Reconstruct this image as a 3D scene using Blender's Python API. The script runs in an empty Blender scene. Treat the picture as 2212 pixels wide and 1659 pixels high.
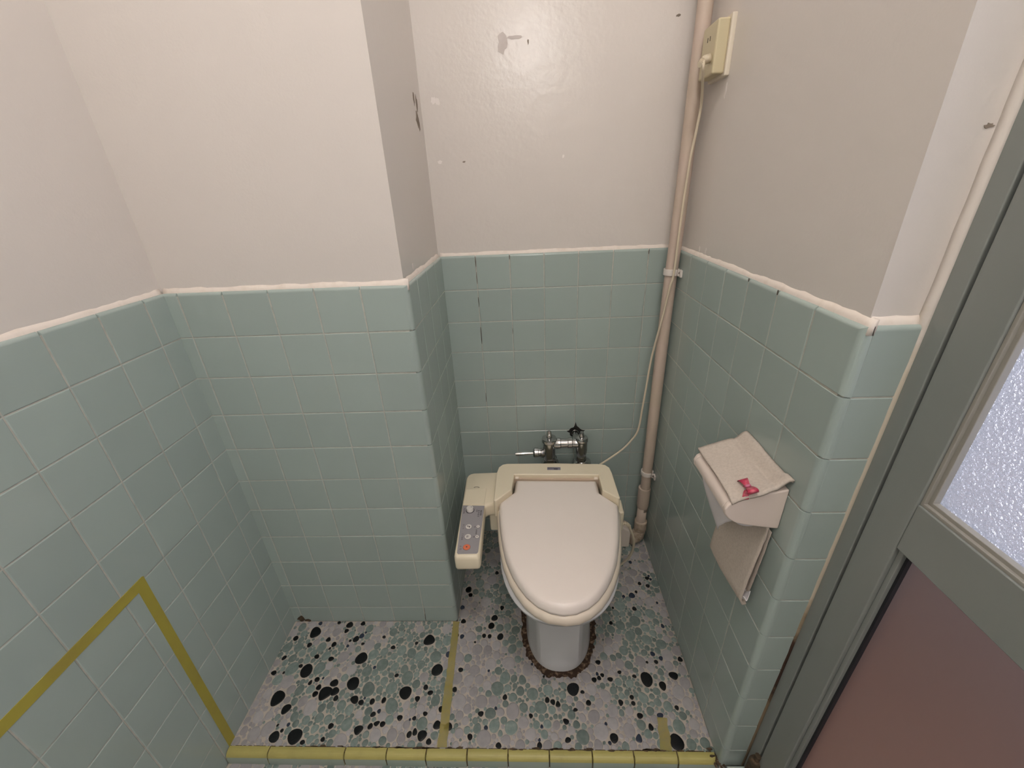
import bpy, bmesh, math, random
from mathutils import Vector, Matrix
from mathutils.noise import noise as pnoise
random.seed(7)
sc = bpy.context.scene
COL = sc.collection
PI = math.pi

# ------------------------------------------------------------------ camera
FPX = 897.4
cam_d = bpy.data.cameras.new('camera')
cam_d.sensor_fit = 'HORIZONTAL'; cam_d.sensor_width = 36.0
cam_d.lens = 36.0 * FPX / 2212.0
cam_d.clip_start = 0.02
cam = bpy.data.objects.new('camera', cam_d); COL.objects.link(cam)
Rt = Vector((0.9987, 0.0286, -0.0428)).normalized()
Fw = Vector((-0.0442, 0.9025, -0.4284)).normalized()
Up = Rt.cross(Fw).normalized(); Rt = Fw.cross(Up).normalized()
M = Matrix((Rt, Up, -Fw)).transposed().to_4x4()
M.translation = Vector((0.7539, -0.8656, 1.2429))
cam.matrix_world = M
sc.camera = cam

# ------------------------------------------------------------------ world, exposure
w = bpy.data.worlds.new('world'); sc.world = w; w.use_nodes = True
w.node_tree.nodes['Background'].inputs[0].default_value = (0.02, 0.02, 0.022, 1)
w.node_tree.nodes['Background'].inputs[1].default_value = 1.0
vs = sc.view_settings
sc.display_settings.display_device = 'sRGB'
vs.view_transform = 'Standard'; vs.look = 'None'; vs.gamma = 1.0; vs.use_curve_mapping = False
vs.exposure = -0.10

# ------------------------------------------------------------------ lights
LAMPS = [(Vector((0.84, -0.78, 2.50)), 20.0), (Vector((0.80, -1.95, 2.12)), 18.0)]   # ceiling globe over the toilet room, pendant globe behind the viewer (place, watts)
HALL_POWER = 19.0
hl = bpy.data.lights.new('hall_daylight', 'AREA'); hl.shape = 'RECTANGLE'; hl.size = 1.3; hl.size_y = 1.1
hl.energy = HALL_POWER; hl.color = (0.83, 0.86, 1.0)
hlo = bpy.data.objects.new('hall_daylight', hl); COL.objects.link(hlo)
hlo.location = (2.13, -0.75, 1.25); hlo.rotation_euler = (0, math.radians(-90), math.radians(180)) if False else (0, math.radians(90), 0)

# ------------------------------------------------------------------ measured room
XL, X5, D, XR, YC, ZT = -0.0275, 0.503, 0.3823, 1.1715, -0.3575, 1.0672
XDOOR = 1.245
ZLOW = -0.032
CEIL = 2.62
PB = 0.010          # plaster sits this far behind the tile face

# ------------------------------------------------------------------ materials
def mat(name, col, rough=0.5, spec=0.5, metal=0.0, **kw):
    m = bpy.data.materials.new(name); m.use_nodes = True
    nt = m.node_tree; b = nt.nodes['Principled BSDF']
    b.inputs['Base Color'].default_value = (*col, 1)
    b.inputs['Roughness'].default_value = rough
    b.inputs['Specular IOR Level'].default_value = spec
    b.inputs['Metallic'].default_value = metal
    for k, v in kw.items():
        b.inputs[k].default_value = v
    return m
def nodes(m):
    nt = m.node_tree
    return nt, nt.nodes, nt.links, nt.nodes['Principled BSDF']
def objcoord(n, l):
    g = n.new('ShaderNodeNewGeometry'); return g.outputs['Position']
def noise_tex(n, l, co, scale, detail=3, rough=0.55):
    t = n.new('ShaderNodeTexNoise'); t.inputs['Scale'].default_value = scale
    t.inputs['Detail'].default_value = detail; t.inputs['Roughness'].default_value = rough
    l.new(co, t.inputs['Vector']); return t
def add_bump(m, scale, strength, dist=0.001, detail=3, extra=None):
    nt, n, l, b = nodes(m)
    t = noise_tex(n, l, objcoord(n, l), scale, detail)
    bp = n.new('ShaderNodeBump'); bp.inputs['Strength'].default_value = strength; bp.inputs['Distance'].default_value = dist
    l.new(t.outputs['Fac'], bp.inputs['Height'])
    if extra:
        t2 = noise_tex(n, l, objcoord(n, l), extra[0], 2)
        b2 = n.new('ShaderNodeBump'); b2.inputs['Strength'].default_value = extra[1]; b2.inputs['Distance'].default_value = extra[2]
        l.new(t2.outputs['Fac'], b2.inputs['Height']); l.new(b2.outputs['Normal'], bp.inputs['Normal'])
    l.new(bp.outputs['Normal'], b.inputs['Normal']); return m
def add_mottle(m, scale, c2, lo=0.45, hi=0.75, detail=4):
    nt, n, l, b = nodes(m)
    c1 = b.inputs['Base Color'].default_value[:]
    t = noise_tex(n, l, objcoord(n, l), scale, detail)
    r = n.new('ShaderNodeValToRGB'); r.color_ramp.elements[0].position = lo; r.color_ramp.elements[1].position = hi
    r.color_ramp.elements[0].color = c1; r.color_ramp.elements[1].color = (*c2, 1)
    l.new(t.outputs['Fac'], r.inputs['Fac']); l.new(r.outputs['Color'], b.inputs['Base Color']); return m
def add_attr_tone(m, amount=0.12):
    """multiply the base colour by 1 +- amount from a per-face 'tone' attribute (each tile or stone differs a little)"""
    nt, n, l, b = nodes(m)
    a = n.new('ShaderNodeAttribute'); a.attribute_name = 'tone'
    mp = n.new('ShaderNodeMapRange'); mp.inputs['To Min'].default_value = 1 - amount; mp.inputs['To Max'].default_value = 1 + amount
    l.new(a.outputs['Fac'], mp.inputs['Value'])
    vm = n.new('ShaderNodeVectorMath'); vm.operation = 'SCALE'
    src = b.inputs['Base Color'].links[0].from_socket if b.inputs['Base Color'].links else None
    if src: l.new(src, vm.inputs[0])
    else: vm.inputs[0].default_value = b.inputs['Base Color'].default_value[:3]
    l.new(mp.outputs['Result'], vm.inputs['Scale']); l.new(vm.outputs['Vector'], b.inputs['Base Color']); return m

M_plaster = add_bump(mat('plaster_paint', (0.70, 0.648, 0.603), 0.30, 0.5), 230, 0.22, 0.001, 3, (38, 0.10, 0.004))
M_plaster_gloss = add_bump(mat('plaster_gloss_paint', (0.70, 0.645, 0.60), 0.24, 0.6), 95, 0.42, 0.001, 3, (30, 0.22, 0.003))
M_ceiling = mat('ceiling_paint', (0.88, 0.86, 0.83), 0.7)
M_tile = add_attr_tone(add_bump(mat('green_tile_glaze', (0.37, 0.44, 0.41), 0.16, 0.5), 26, 0.10, 0.002, 1), 0.035)
M_grout = add_mottle(mat('tile_grout', (0.48, 0.475, 0.42), 0.85), 60, (0.36, 0.36, 0.32))
M_caulk = add_mottle(mat('cream_caulk', (0.80, 0.72, 0.645), 0.55), 40, (0.70, 0.61, 0.52), 0.5, 0.8)
M_lid = mat('lid_plastic', (0.89, 0.80, 0.735), 0.28, 0.5)
M_unit = mat('yellowed_plastic', (0.83, 0.735, 0.56), 0.26, 0.5)
M_seat = mat('seat_plastic', (0.80, 0.70, 0.58), 0.25, 0.5)
M_porc = mat('porcelain', (0.60, 0.60, 0.61), 0.18, 0.5)
M_chrome = mat('worn_chrome', (0.43, 0.425, 0.42), 0.13, 0.5, 1.0)
M_chrome_b = mat('bright_chrome', (0.72, 0.72, 0.72), 0.10, 0.5, 1.0)
M_dark = mat('dark_hole', (0.010, 0.009, 0.008), 0.8)
M_gap = mat('dark_seam', (0.06, 0.045, 0.03), 0.7)  # dark brown of the grout stains, tile cracks and notch marks
M_pipe = add_bump(add_mottle(mat('pinkish_pipe', (0.57, 0.455, 0.38), 0.5), 9, (0.54, 0.445, 0.345)), 160, 0.12)
M_pipe_old = add_mottle(mat('stained_fitting', (0.50, 0.40, 0.31), 0.55), 70, (0.28, 0.20, 0.12))
M_clamp = mat('white_clamp', (0.74, 0.68, 0.63), 0.4)
M_screw = mat('rusty_screw', (0.07, 0.05, 0.035), 0.5, 0.5, 0.6)
M_outlet = mat('yellowed_outlet', (0.60, 0.52, 0.335), 0.4)
M_outlet_w = mat('outlet_frame', (0.74, 0.66, 0.54), 0.4)
M_cord = mat('cord_cream', (0.66, 0.57, 0.43), 0.45)
M_panel = mat('control_panel_grey', (0.33, 0.31, 0.32), 0.4)
M_btn = mat('button_white', (0.72, 0.68, 0.64), 0.35)
M_orange = mat('button_orange', (0.75, 0.19, 0.09), 0.4)
M_ink = mat('ink_dark', (0.035, 0.03, 0.035), 0.6)
M_ink2 = mat('ink_grey', (0.14, 0.12, 0.13), 0.6)
M_plate = mat('blue_grey_plate', (0.24, 0.22, 0.27), 0.3, 0.5, 0.2)
M_holder = mat('holder_plastic', (0.74, 0.635, 0.565), 0.32)
M_paper = mat('white_paper', (0.78, 0.74, 0.75), 0.9, 0.2)
M_terry = add_bump(add_mottle(mat('beige_terry', (0.60, 0.525, 0.455), 0.95, 0.1), 240, (0.53, 0.46, 0.395), 0.4, 0.7), 1100, 0.5, 0.0015, 4)
M_bow = add_mottle(mat('crimson_ribbon', (0.48, 0.035, 0.085), 0.32, 0.6), 120, (0.66, 0.16, 0.20), 0.5, 0.7)
M_tape = add_mottle(mat('old_yellow_tape', (0.40, 0.345, 0.055), 0.5), 14, (0.35, 0.285, 0.06), 0.45, 0.75)
M_tape_floor = add_mottle(mat('tape_residue', (0.50, 0.41, 0.085), 0.5, 0.3, Alpha=0.52), 70, (0.44, 0.37, 0.12), 0.4, 0.75)
M_kerb_y = add_attr_tone(add_mottle(mat('kerb_yellow', (0.45, 0.40, 0.13), 0.38), 30, (0.38, 0.33, 0.11), 0.5, 0.85), 0.06)
M_kerb_g = add_attr_tone(mat('kerb_green', (0.36, 0.43, 0.37), 0.25), 0.06)
M_door = mat('door_steel_grey', (0.235, 0.25, 0.235), 0.38, 0.5)
M_bead = mat('door_bead', (0.30, 0.285, 0.25), 0.4, 0.5)
M_rubber = mat('black_seal', (0.012, 0.012, 0.016), 0.6)
M_grime = add_mottle(mat('dark_grime', (0.05, 0.035, 0.02), 0.85), 120, (0.13, 0.08, 0.045), 0.4, 0.7)
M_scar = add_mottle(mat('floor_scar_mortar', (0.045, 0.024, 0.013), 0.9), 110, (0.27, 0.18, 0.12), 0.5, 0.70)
M_chip_d = mat('bare_plaster', (0.25, 0.205, 0.165), 0.9)
M_chip_l = mat('filler_white', (0.80, 0.74, 0.70), 0.7)
M_stain = mat('grey_smudge', (0.53, 0.47, 0.44), 0.4)
M_peb_black = add_attr_tone(add_mottle(mat('pebble_black', (0.005, 0.006, 0.0065), 0.38, 0.28), 300, (0.016, 0.021, 0.024), 0.55, 0.8), 0.5)
M_peb_blue = mat('pebble_slate', (0.03, 0.04, 0.065), 0.2)
M_peb_green = add_attr_tone(add_mottle(mat('pebble_green', (0.165, 0.215, 0.197), 0.3), 90, (0.23, 0.275, 0.255), 0.4, 0.7), 0.26)
M_peb_lilac = add_attr_tone(add_mottle(mat('pebble_lilac', (0.37, 0.35, 0.353), 0.3), 60, (0.315, 0.305, 0.308), 0.4, 0.7), 0.16)
M_peb_grout = add_mottle(mat('pebble_grout', (0.50, 0.445, 0.38), 0.85), 25, (0.36, 0.325, 0.285), 0.45, 0.75)
M_wood = add_mottle(mat('hall_wood', (0.46, 0.20, 0.095), 0.35), 6, (0.38, 0.165, 0.085))
M_hallwall = mat('hall_wall', (0.72, 0.72, 0.76), 0.7)

def glass_mat(name, rough, bump_scale, bump_str, dist, col, scatter):
    """frosted or figured glass: rough refraction plus some diffuse light carried through"""
    m = mat(name, col, rough, 0.5)
    nt, n, l, b = nodes(m)
    b.inputs['Transmission Weight'].default_value = 1.0
    b.inputs['IOR'].default_value = 1.45
    tr = n.new('ShaderNodeBsdfTranslucent'); tr.inputs['Color'].default_value = (*col, 1)
    mx = n.new('ShaderNodeMixShader'); mx.inputs[0].default_value = scatter
    l.new(b.outputs[0], mx.inputs[1]); l.new(tr.outputs[0], mx.inputs[2])
    l.new(mx.outputs[0], n['Material Output'].inputs['Surface'])
    if bump_scale:
        nz = noise_tex(n, l, objcoord(n, l), bump_scale, 2, 0.5)
        bp = n.new('ShaderNodeBump'); bp.inputs['Strength'].default_value = bump_str; bp.inputs['Distance'].default_value = dist
        l.new(nz.outputs['Fac'], bp.inputs['Height'])
        l.new(bp.outputs['Normal'], b.inputs['Normal'])
    return m
M_glass_fig = glass_mat('figured_glass', 0.16, 260, 0.8, 0.004, (0.92, 0.93, 0.97), 0.22)
M_glass_sat = glass_mat('satin_glass', 0.45, 0, 0, 0, (0.60, 0.52, 0.49), 0.03)

# ------------------------------------------------------------------ helpers
def tag(o, label=None, cat=None, group=None, kind=None):
    if label: o['label'] = label
    if cat: o['category'] = cat
    if group: o['group'] = group
    if kind: o['kind'] = kind
    return o
def empty(name, loc=(0, 0, 0), rotz=0.0, label=None, cat=None, group=None, kind=None):
    o = bpy.data.objects.new(name, None); COL.objects.link(o)
    o.empty_display_size = 0.05
    o.location = loc; o.rotation_euler = (0, 0, rotz)
    return tag(o, label, cat, group, kind)
def obj(name, bm, mats, parent=None, smooth=False, bevel=0, segs=2, subsurf=0, wn=False, kind=None):
    bmesh.ops.recalc_face_normals(bm, faces=bm.faces)
    me = bpy.data.meshes.new(name); bm.to_mesh(me); bm.free()
    for m in (mats if isinstance(mats, (list, tuple)) else [mats]): me.materials.append(m)
    o = bpy.data.objects.new(name, me); COL.objects.link(o)
    if parent: o.parent = parent
    if smooth:
        for p in me.polygons: p.use_smooth = True
    if bevel:
        md = o.modifiers.new('bevel', 'BEVEL'); md.width = bevel; md.segments = segs; md.limit_method = 'ANGLE'; md.angle_limit = math.radians(35)
        for p in me.polygons: p.use_smooth = True
        wn = True
    if subsurf:
        md = o.modifiers.new('sub', 'SUBSURF'); md.levels = subsurf; md.render_levels = subsurf
    if wn:
        for p in me.polygons: p.use_smooth = True
        md = o.modifiers.new('wn', 'WEIGHTED_NORMAL'); md.keep_sharp = False; md.weight = 100
    if kind: o['kind'] = kind
    return o
def setmat(bm, start, i):
    bm.faces.ensure_lookup_table()
    for f in bm.faces[start:]: f.material_index = i
def add_box(bm, a, b, mi=0):
    xs = sorted((a[0], b[0])); ys = sorted((a[1], b[1])); zs = sorted((a[2], b[2]))
    v = [bm.verts.new((x, y, z)) for z in zs for y in ys for x in xs]
    for q in ((0, 1, 3, 2), (4, 6, 7, 5), (0, 4, 5, 1), (2, 3, 7, 6), (0, 2, 6, 4), (1, 5, 7, 3)):
        f = bm.faces.new([v[i] for i in q]); f.material_index = mi
def add_prism(bm, pts, lo, hi, axis='z', mi=0):
    """extrude a polygon along an axis; pts are 2-D in the other two axes"""
    def P(p, t):
        return {'z': (p[0], p[1], t), 'y': (p[0], t, p[1]), 'x': (t, p[0], p[1])}[axis]
    A = [bm.verts.new(P(p, lo)) for p in pts]; B = [bm.verts.new(P(p, hi)) for p in pts]
    n = len(pts); fs = [bm.faces.new(A[::-1]), bm.faces.new(B)]
    for i in range(n): fs.append(bm.faces.new((A[i], A[(i + 1) % n], B[(i + 1) % n], B[i])))
    for f in fs: f.material_index = mi
def add_rings(bm, rings, close0=True, close1=True, mi=0):
    R = [[bm.verts.new(p) for p in r] for r in rings]; n = len(R[0])
    for a, b in zip(R, R[1:]):
        for i in range(n):
            f = bm.faces.new((a[i], a[(i + 1) % n], b[(i + 1) % n], b[i])); f.material_index = mi
    if close0: bm.faces.new(R[0][::-1]).material_index = mi
    if close1: bm.faces.new(R[-1]).material_index = mi
    return R
def frame_of(d):
    d = Vector(d).normalized(); a = Vector((0, 0, 1)) if abs(d.z) < 0.9 else Vector((1, 0, 0))
    u = d.cross(a).normalized(); return u, d.cross(u).normalized()
def add_lathe(bm, prof, origin=(0, 0, 0), axis=(0, 0, 1), n=28, mi=0):
    """prof: list of (radius, height along the axis)"""
    o = Vector(origin); d = Vector(axis).normalized(); u, v = frame_of(d)
    add_rings(bm, [[o + d * h + (u * math.cos(2 * PI * i / n) + v * math.sin(2 * PI * i / n)) * max(r, 1e-5) for i in range(n)] for r, h in prof], mi=mi)
def catmull(pts, per=8):
    P = [Vector(p) for p in pts]; P = [P[0] * 2 - P[1]] + P + [P[-1] * 2 - P[-2]]; out = []
    for i in range(1, len(P) - 2):
        for k in range(per):
            t = k / per
            out.append(0.5 * ((2 * P[i]) + (P[i + 1] - P[i - 1]) * t + (2 * P[i - 1] - 5 * P[i] + 4 * P[i + 1] - P[i + 2]) * t * t + (3 * P[i] - P[i - 1] - 3 * P[i + 1] + P[i + 2]) * t ** 3))
    out.append(P[-2]); return out
def add_tube(bm, pts, r, n=12, per=8, smoothpath=True, rfun=None, mi=0):
    P = catmull(pts, per) if smoothpath else [Vector(p) for p in pts]
    rings = []; u = None
    for i, p in enumerate(P):
        d = (P[min(i + 1, len(P) - 1)] - P[max(i - 1, 0)]).normalized()
        if u is None: u, _ = frame_of(d)
        u = (u - d * u.dot(d)).normalized(); v = d.cross(u)
        rr = rfun(i / (len(P) - 1)) if rfun else r
        rings.append([p + (u * math.cos(2 * PI * k / n) + v * math.sin(2 * PI * k / n)) * rr for k in range(n)])
    add_rings(bm, rings, mi=mi)
def add_blob(bm, c, u, v, nrm, ru, rv, seed, mi=0, n=11, jag=0.3, lift=0.0006):
    """small irregular flat patch lying on a surface"""
    c = Vector(c); u = Vector(u); v = Vector(v); nrm = Vector(nrm); rnd = random.Random(seed)
    vs = []
    for i in range(n):
        a = 2 * PI * i / n; k = 1 + rnd.uniform(-jag, jag)
        vs.append(bm.verts.new(c + (u * math.cos(a) * ru + v * math.sin(a) * rv) * k + nrm * lift))
    vs2 = [bm.verts.new(q.co - nrm * (lift + 0.0008)) for q in vs]
    bm.faces.new(vs).material_index = mi
    for i in range(n): bm.faces.new((vs[i], vs[(i + 1) % n], vs2[(i + 1) % n], vs2[i])).material_index = mi

# ------------------------------------------------------------------ tiled wall facing: every tile a cushion-edged slab over a grout bed
def add_tile(bm, tone, O, U, V, N, u0, u1, v0, v1, rl=0.0018, rr=0.0018, rb=0.0018, rt=0.0018, tv=0.5):
    rings = []; K = 9 if max(rl, rr, rt) > .005 else 3
    for k in range(K + 1):
        a = (1 - k / K) * PI / 2
        s, c = 1 - math.sin(a), 1 - math.cos(a)
        # distance in from each edge and depth at that distance (quarter round)
        def ed(r): return r * c, r * s
        (il, dl), (ir, dr), (ib, db), (it, dt) = [(r * (1 - math.cos(a)), r * (1 - math.sin(a))) for r in (rl, rr, rb, rt)]
        # a = 90 deg on the outer rim: inset = r, depth = 0 is the flat face, so order runs face -> rim
        rings.append([(u0 + il, v0 + ib, max(dl, db)), (u1 - ir, v0 + ib, max(dr, db)), (u1 - ir, v1 - it, max(dr, dt)), (u0 + il, v1 - it, max(dl, dt))])
    dp = max(0.006, rl + .001, rr + .001)
    rings.append([(u0, v0, dp), (u1, v0, dp), (u1, v1, dp), (u0, v1, dp)])
    R = [[bm.verts.new(O + U * p[0] + V * p[1] - N * p[2]) for p in r] for r in rings]
    fs = [bm.faces.new(R[0])]
    for a, b in zip(R, R[1:]):
        for i in range(4): fs.append(bm.faces.new((a[i], b[i], b[(i + 1) % 4], a[(i + 1) % 4])))
    for f in fs: f[tone] = tv; f.material_index = 0
def tile_wall(name, parent, O, U, N, ulines, zbottom, round_lo=False, round_hi=False):
    """ulines: joint positions along U; rows hang from ZT down in 0.1 m steps"""
    O = Vector(O); U = Vector(U); N = Vector(N); V = Vector((0, 0, 1))
    bm = bmesh.new(); tone = bm.faces.layers.float.new('tone')
    zl = [ZT]; j = 1
    while ZT - 0.1 * j > zbottom + 0.012: zl.append(ZT - 0.1 * j); j += 1
    zl.append(zbottom)
    g = 0.0008
    for r in range(len(zl) - 1):
        for i in range(len(ulines) - 1):
            lo = 0.0 if (i == 0) else g; hi = 0.0 if (i == len(ulines) - 2) else g
            add_tile(bm, tone, O + N * random.uniform(-0.0002, 0.0002), U, V, N, ulines[i] + lo, ulines[i + 1] - hi, zl[r + 1] + (g if r < len(zl) - 2 else 0), zl[r] - (g if r else 0),
                     rl=0.011 if (round_lo and i == 0) else 0.0018, rr=0.011 if (round_hi and i == len(ulines) - 2) else 0.0018,
                     rt=0.007 if r == 0 else 0.0018, tv=random.random())
    # grout bed
    s = len(bm.faces)
    a, b = ulines[0] + (0.011 if round_lo else 0), ulines[-1] - (0.011 if round_hi else 0)
    q = [O + U * x + V * z - N * dd for dd in (0.0009, PB) for (x, z) in ((a, zbottom), (b, zbottom), (b, ZT - 0.007), (a, ZT - 0.007))]
    vv = [bm.verts.new(p) for p in q]
    for ids in ((0, 1, 2, 3), (4, 7, 6, 5), (0, 4, 5, 1), (1, 5, 6, 2), (2, 6, 7, 3), (3, 7, 4, 0)):
        f = bm.faces.new([vv[i] for i in ids]); f.material_index = 1; f[tone] = 0.5
    o = obj(name, bm, [M_tile, M_grout], parent, kind='structure')
    # lumpy painted fillet on top of the tiles
    bm = bmesh.new(); L = ulines[-1] - ulines[0]; n = max(6, int(L / 0.012)); rows = []
    for i in range(n + 1):
        x = ulines[0] + L * i / n
        k = pnoise(Vector((x * 23 + O.x * 9, O.y * 17, 1.3))) * 0.0012 + pnoise(Vector((x * 80, O.x + O.y, 5))) * 0.0007
        p = O + U * x
        rows.append([bm.verts.new(p - N * dd + V * zz) for dd, zz in ((PB + 0.004, ZT - 0.012), (0.0045, ZT - 0.012), (0.0045 - k * 0.4, ZT - 0.0025 + k), (PB * 0.6, ZT + 0.003 + k * 1.6), (PB - 0.0004, ZT + 0.009 + k * 2.6), (PB + 0.004, ZT + 0.010 + k * 2.6))])
    for a, b in zip(rows, rows[1:]):
        for i in range(6): bm.faces.new((a[i], a[(i + 1) % 6], b[(i + 1) % 6], b[i]))
    bm.faces.new(rows[0]); bm.faces.new(rows[-1][::-1])
    obj('caulk_bead', bm, M_caulk, parent, smooth=True, kind='structure')
    return o

# ================================================================== ROOM SHELL
def wall(name, boxes, m=None):
    bm = bmesh.new()
    for a, b in boxes: add_box(bm, a, b)
    return obj(name, bm, m or M_plaster, kind='structure')
YREAR = -2.35
wl = wall('wall_left', [((XL - PB - 0.09, YREAR, -0.12), (XL - PB, PB, CEIL))])
wp = wall('wall_pier', [((XL - PB - 0.09, PB, -0.12), (X5 - PB, D + PB + 0.09, CEIL))])
wb = wall('wall_back', [((X5 - PB, D + PB, -0.12), (XR + PB, D + PB + 0.09, CEIL))], M_plaster_gloss)
wr = wall('wall_right', [((XR + PB, YC + PB, -0.12), (XDOOR + 0.06, D + PB + 0.09, CEIL)),
                         ((XDOOR, YREAR, -0.12), (XDOOR + 0.06, -1.165, CEIL)), ((XDOOR, -1.165, 2.05), (XDOOR + 0.06, YC + PB, CEIL))])
wrr = wall('wall_rear', [((XL - PB - 0.09, YREAR - 0.08, -0.12), (XDOOR + 0.06, YREAR, CEIL))])
wall('ceiling', [((XL - 0.1, YREAR - 0.08, CEIL), (XDOOR + 0.06, D + 0.1, CEIL + 0.06))], M_ceiling)

yl = [-0.0528 - 0.1 * i for i in range(0, 20)]
tile_wall('tile_facing', wl, (XL, 0, 0), (0, 1, 0), (1, 0, 0), sorted([0.004] + [y for y in yl if y > YREAR]), ZLOW)
tile_wall('tile_facing', wp, (0, 0, 0), (1, 0, 0), (0, -1, 0), [XL - .004, 0.0, 0.1, 0.2, 0.3, 0.4, X5], 0.0, round_hi=True)
tile_wall('tile_facing', wp, (X5, 0, 0), (0, 1, 0), (1, 0, 0), [0.0115, 0.082, 0.182, 0.282, D + .004], 0.0)
tile_wall('tile_facing', wb, (0, D, 0), (1, 0, 0), (0, -1, 0), [X5 - .004, 0.603, 0.703, 0.803, 0.903, 1.003, 1.103, XR + .004], 0.0)
tile_wall('tile_facing', wr, (XR, 0, 0), (0, 1, 0), (-1, 0, 0), [YC, -0.259, -0.159, -0.059, 0.041, 0.141, 0.241, 0.341, D + .004], 0.0, round_lo=True)
tile_wall('tile_facing', wr, (0, YC, 0), (1, 0, 0), (0, -1, 0), [XR + 0.0115, XDOOR - 0.004], 0.0)

tile_wall('tile_facing', wrr, (0, YREAR + PB, 0), (1, 0, 0), (0, 1, 0), [XL + .1 * i for i in range(13)], ZLOW)  # unseen rear wall tiles, added to cut light bounced onto the lower walls
bm = bmesh.new(); add_box(bm, (XR + .0045, YC + .0045, ZLOW), (XR + PB + .012, YC + PB + .012, ZT - .003)); obj('corner_fill', bm, M_grout, wr, kind='structure')
bm = bmesh.new(); add_box(bm, (X5 - .0045, .0045, 0), (X5 - PB - .012, PB + .012, ZT - .003)); obj('corner_fill', bm, M_grout, wp, kind='structure')
# wear on the plaster
def patch(parent, specs, m, name='paint_chip'):
    for (c, u, n, ru, rv, seed) in specs:
        bm = bmesh.new(); N = Vector(n); U = Vector(u)
        add_blob(bm, c, U, N.cross(U), N, ru, rv, seed, n=13)
        obj(name, bm, m, parent, kind='structure')
YB = D + PB; XS = X5 - PB
patch(wp, [((XS, .318, 1.444), (0, 1, 0), (1, 0, 0), .006, .013, 1), ((XS, .343, 1.437), (0, 1, 0), (1, 0, 0), .007, .017, 2), ((XS, .330, 1.404), (0, 1, 0), (1, 0, 0), .013, .016, 3),
           ((XS, .345, 1.392), (0, 1, 0), (1, 0, 0), .006, .014, 9)], M_chip_d)
patch(wp, [((XS, .10, 1.089), (0, 1, 0), (1, 0, 0), .006, .008, 4)], M_chip_l)
patch(wb, [((.708, YB, 1.556), (1, 0, 0), (0, -1, 0), .012, .018, 5), ((.737, YB, 1.567), (1, 0, 0), (0, -1, 0), .016, .004, 6)], M_stain, 'paint_smudge')
patch(wb, [((.526, YB, 1.449), (1, 0, 0), (0, -1, 0), .007, .009, 7), ((.536, YB, 1.447), (1, 0, 0), (0, -1, 0), .005, .008, 10), ((.527, YB, 1.311), (1, 0, 0), (0, -1, 0), .006, .0045, 8), ((.857, YB, 1.310), (1, 0, 0), (0, -1, 0), .003, .004, 11)], M_chip_l)
patch(wb, [((.592, YB, 1.309), (1, 0, 0), (0, -1, 0), .004, .0022, 12), ((1.122, YB, 1.588), (1, 0, 0), (0, -1, 0), .006, .0025, 13), ((.770, YB, 1.556), (1, 0, 0), (0, -1, 0), .002, .005, 17)], M_chip_d)
patch(wr, [((XR + PB, .204, 1.408), (0, 1, 0), (-1, 0, 0), .004, .012, 14), ((XR + PB, .182, 1.085), (0, 1, 0), (-1, 0, 0), .004, .007, 25), ((XR + PB, .222, 1.083), (0, 1, 0), (-1, 0, 0), .003, .007, 26)], M_chip_l)
patch(wr, [((1.236, YC + PB, 1.279), (1, 0, 0), (0, -1, 0), .0045, .0022, 15), ((1.249, YC + PB, 1.236), (1, 0, 0), (0, -1, 0), .0018, .0025, 16)], M_chip_d)
# dark grout stains, a hairline crack and floor-corner grime
def streak(parent, a, b, wid, nrm, m=M_gap, name='grout_stain'):
    a, b, N = Vector(a), Vector(b), Vector(nrm); d = (b - a).normalized(); s = d.cross(N); bm = bmesh.new(); L = []; R_ = []
    for i in range(9):
        q = a + (b - a) * i / 8; ww = wid * (0.35 + 0.65 * math.sin(PI * (i + .5) / 9)) * (1 + .3 * pnoise(q * 90))
        L.append(bm.verts.new(q + s * ww + N * .0005)); R_.append(bm.verts.new(q - s * ww + N * .0005))
    f = bm.faces.new(L + R_[::-1]); r_ = bmesh.ops.extrude_face_region(bm, geom=[f])
    for v in r_['geom']:
        if isinstance(v, bmesh.types.BMVert): v.co -= N * .0012
    obj(name, bm, m, parent, kind='structure')
for x, z0, z1, ww in ((.603, 1.064, 1.035, .0009), (.603, 1.02, .985, .0007), (.603, .945, .915, .0008), (.603, .85, .795, .0011), (.703, 1.066, 1.052, .0008), (.703, .845, .825, .0006), (1.103, 1.066, 1.052, .0008), (.603, .62, .585, .0007)):
    streak(wb, (x, D, z0), (x, D, z1), ww, (0, -1, 0))
streak(wp, (.4035, 0, .064), (.402, 0, .040), .0004, (0, -1, 0), name='tile_crack'); streak(wp, (.402, 0, .041), (.4005, 0, .003), .0010, (0, -1, 0), name='tile_crack')
for y, z0, z1 in ((-.159, 1.068, 1.060), (-.059, 1.068, 1.062)): streak(wr, (XR, y, z0), (XR, y, z1), .0012, (-1, 0, 0))
patch(wp, [((-.004, 0, .014), (1, 0, 0), (0, -1, 0), .014, .013, 31), ((.016, 0, .006), (1, 0, 0), (0, -1, 0), .012, .005, 32)], M_grime, 'corner_grime')
# broken tile edge with a dark hole round the water pipe
bm = bmesh.new()
for a0, l in ((0.0, 0.030), (PI * 0.5, 0.026), (PI, 0.030)):
    pass
hc = Vector((0.907, D, 0.459)); pts = []
for i in range(40):
    a = 2 * PI * i / 40
    r = 0.0215 + 0.0015 * math.sin(5 * a + 1)
    for sa, ex in ((PI / 2, 0.017), (0.12, 0.014), (PI - 0.10, 0.015)):
        dlt = abs((a - sa + PI) % (2 * PI) - PI)
        r += ex * max(0, 1 - dlt / 0.24) ** 1.6
    pts.append((hc.x + r * math.cos(a), hc.z + r * math.sin(a)))
add_prism(bm, pts, D + 0.002, D - 0.0008, 'y')
obj('pipe_hole', bm, M_dark, wb, kind='structure')

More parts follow.
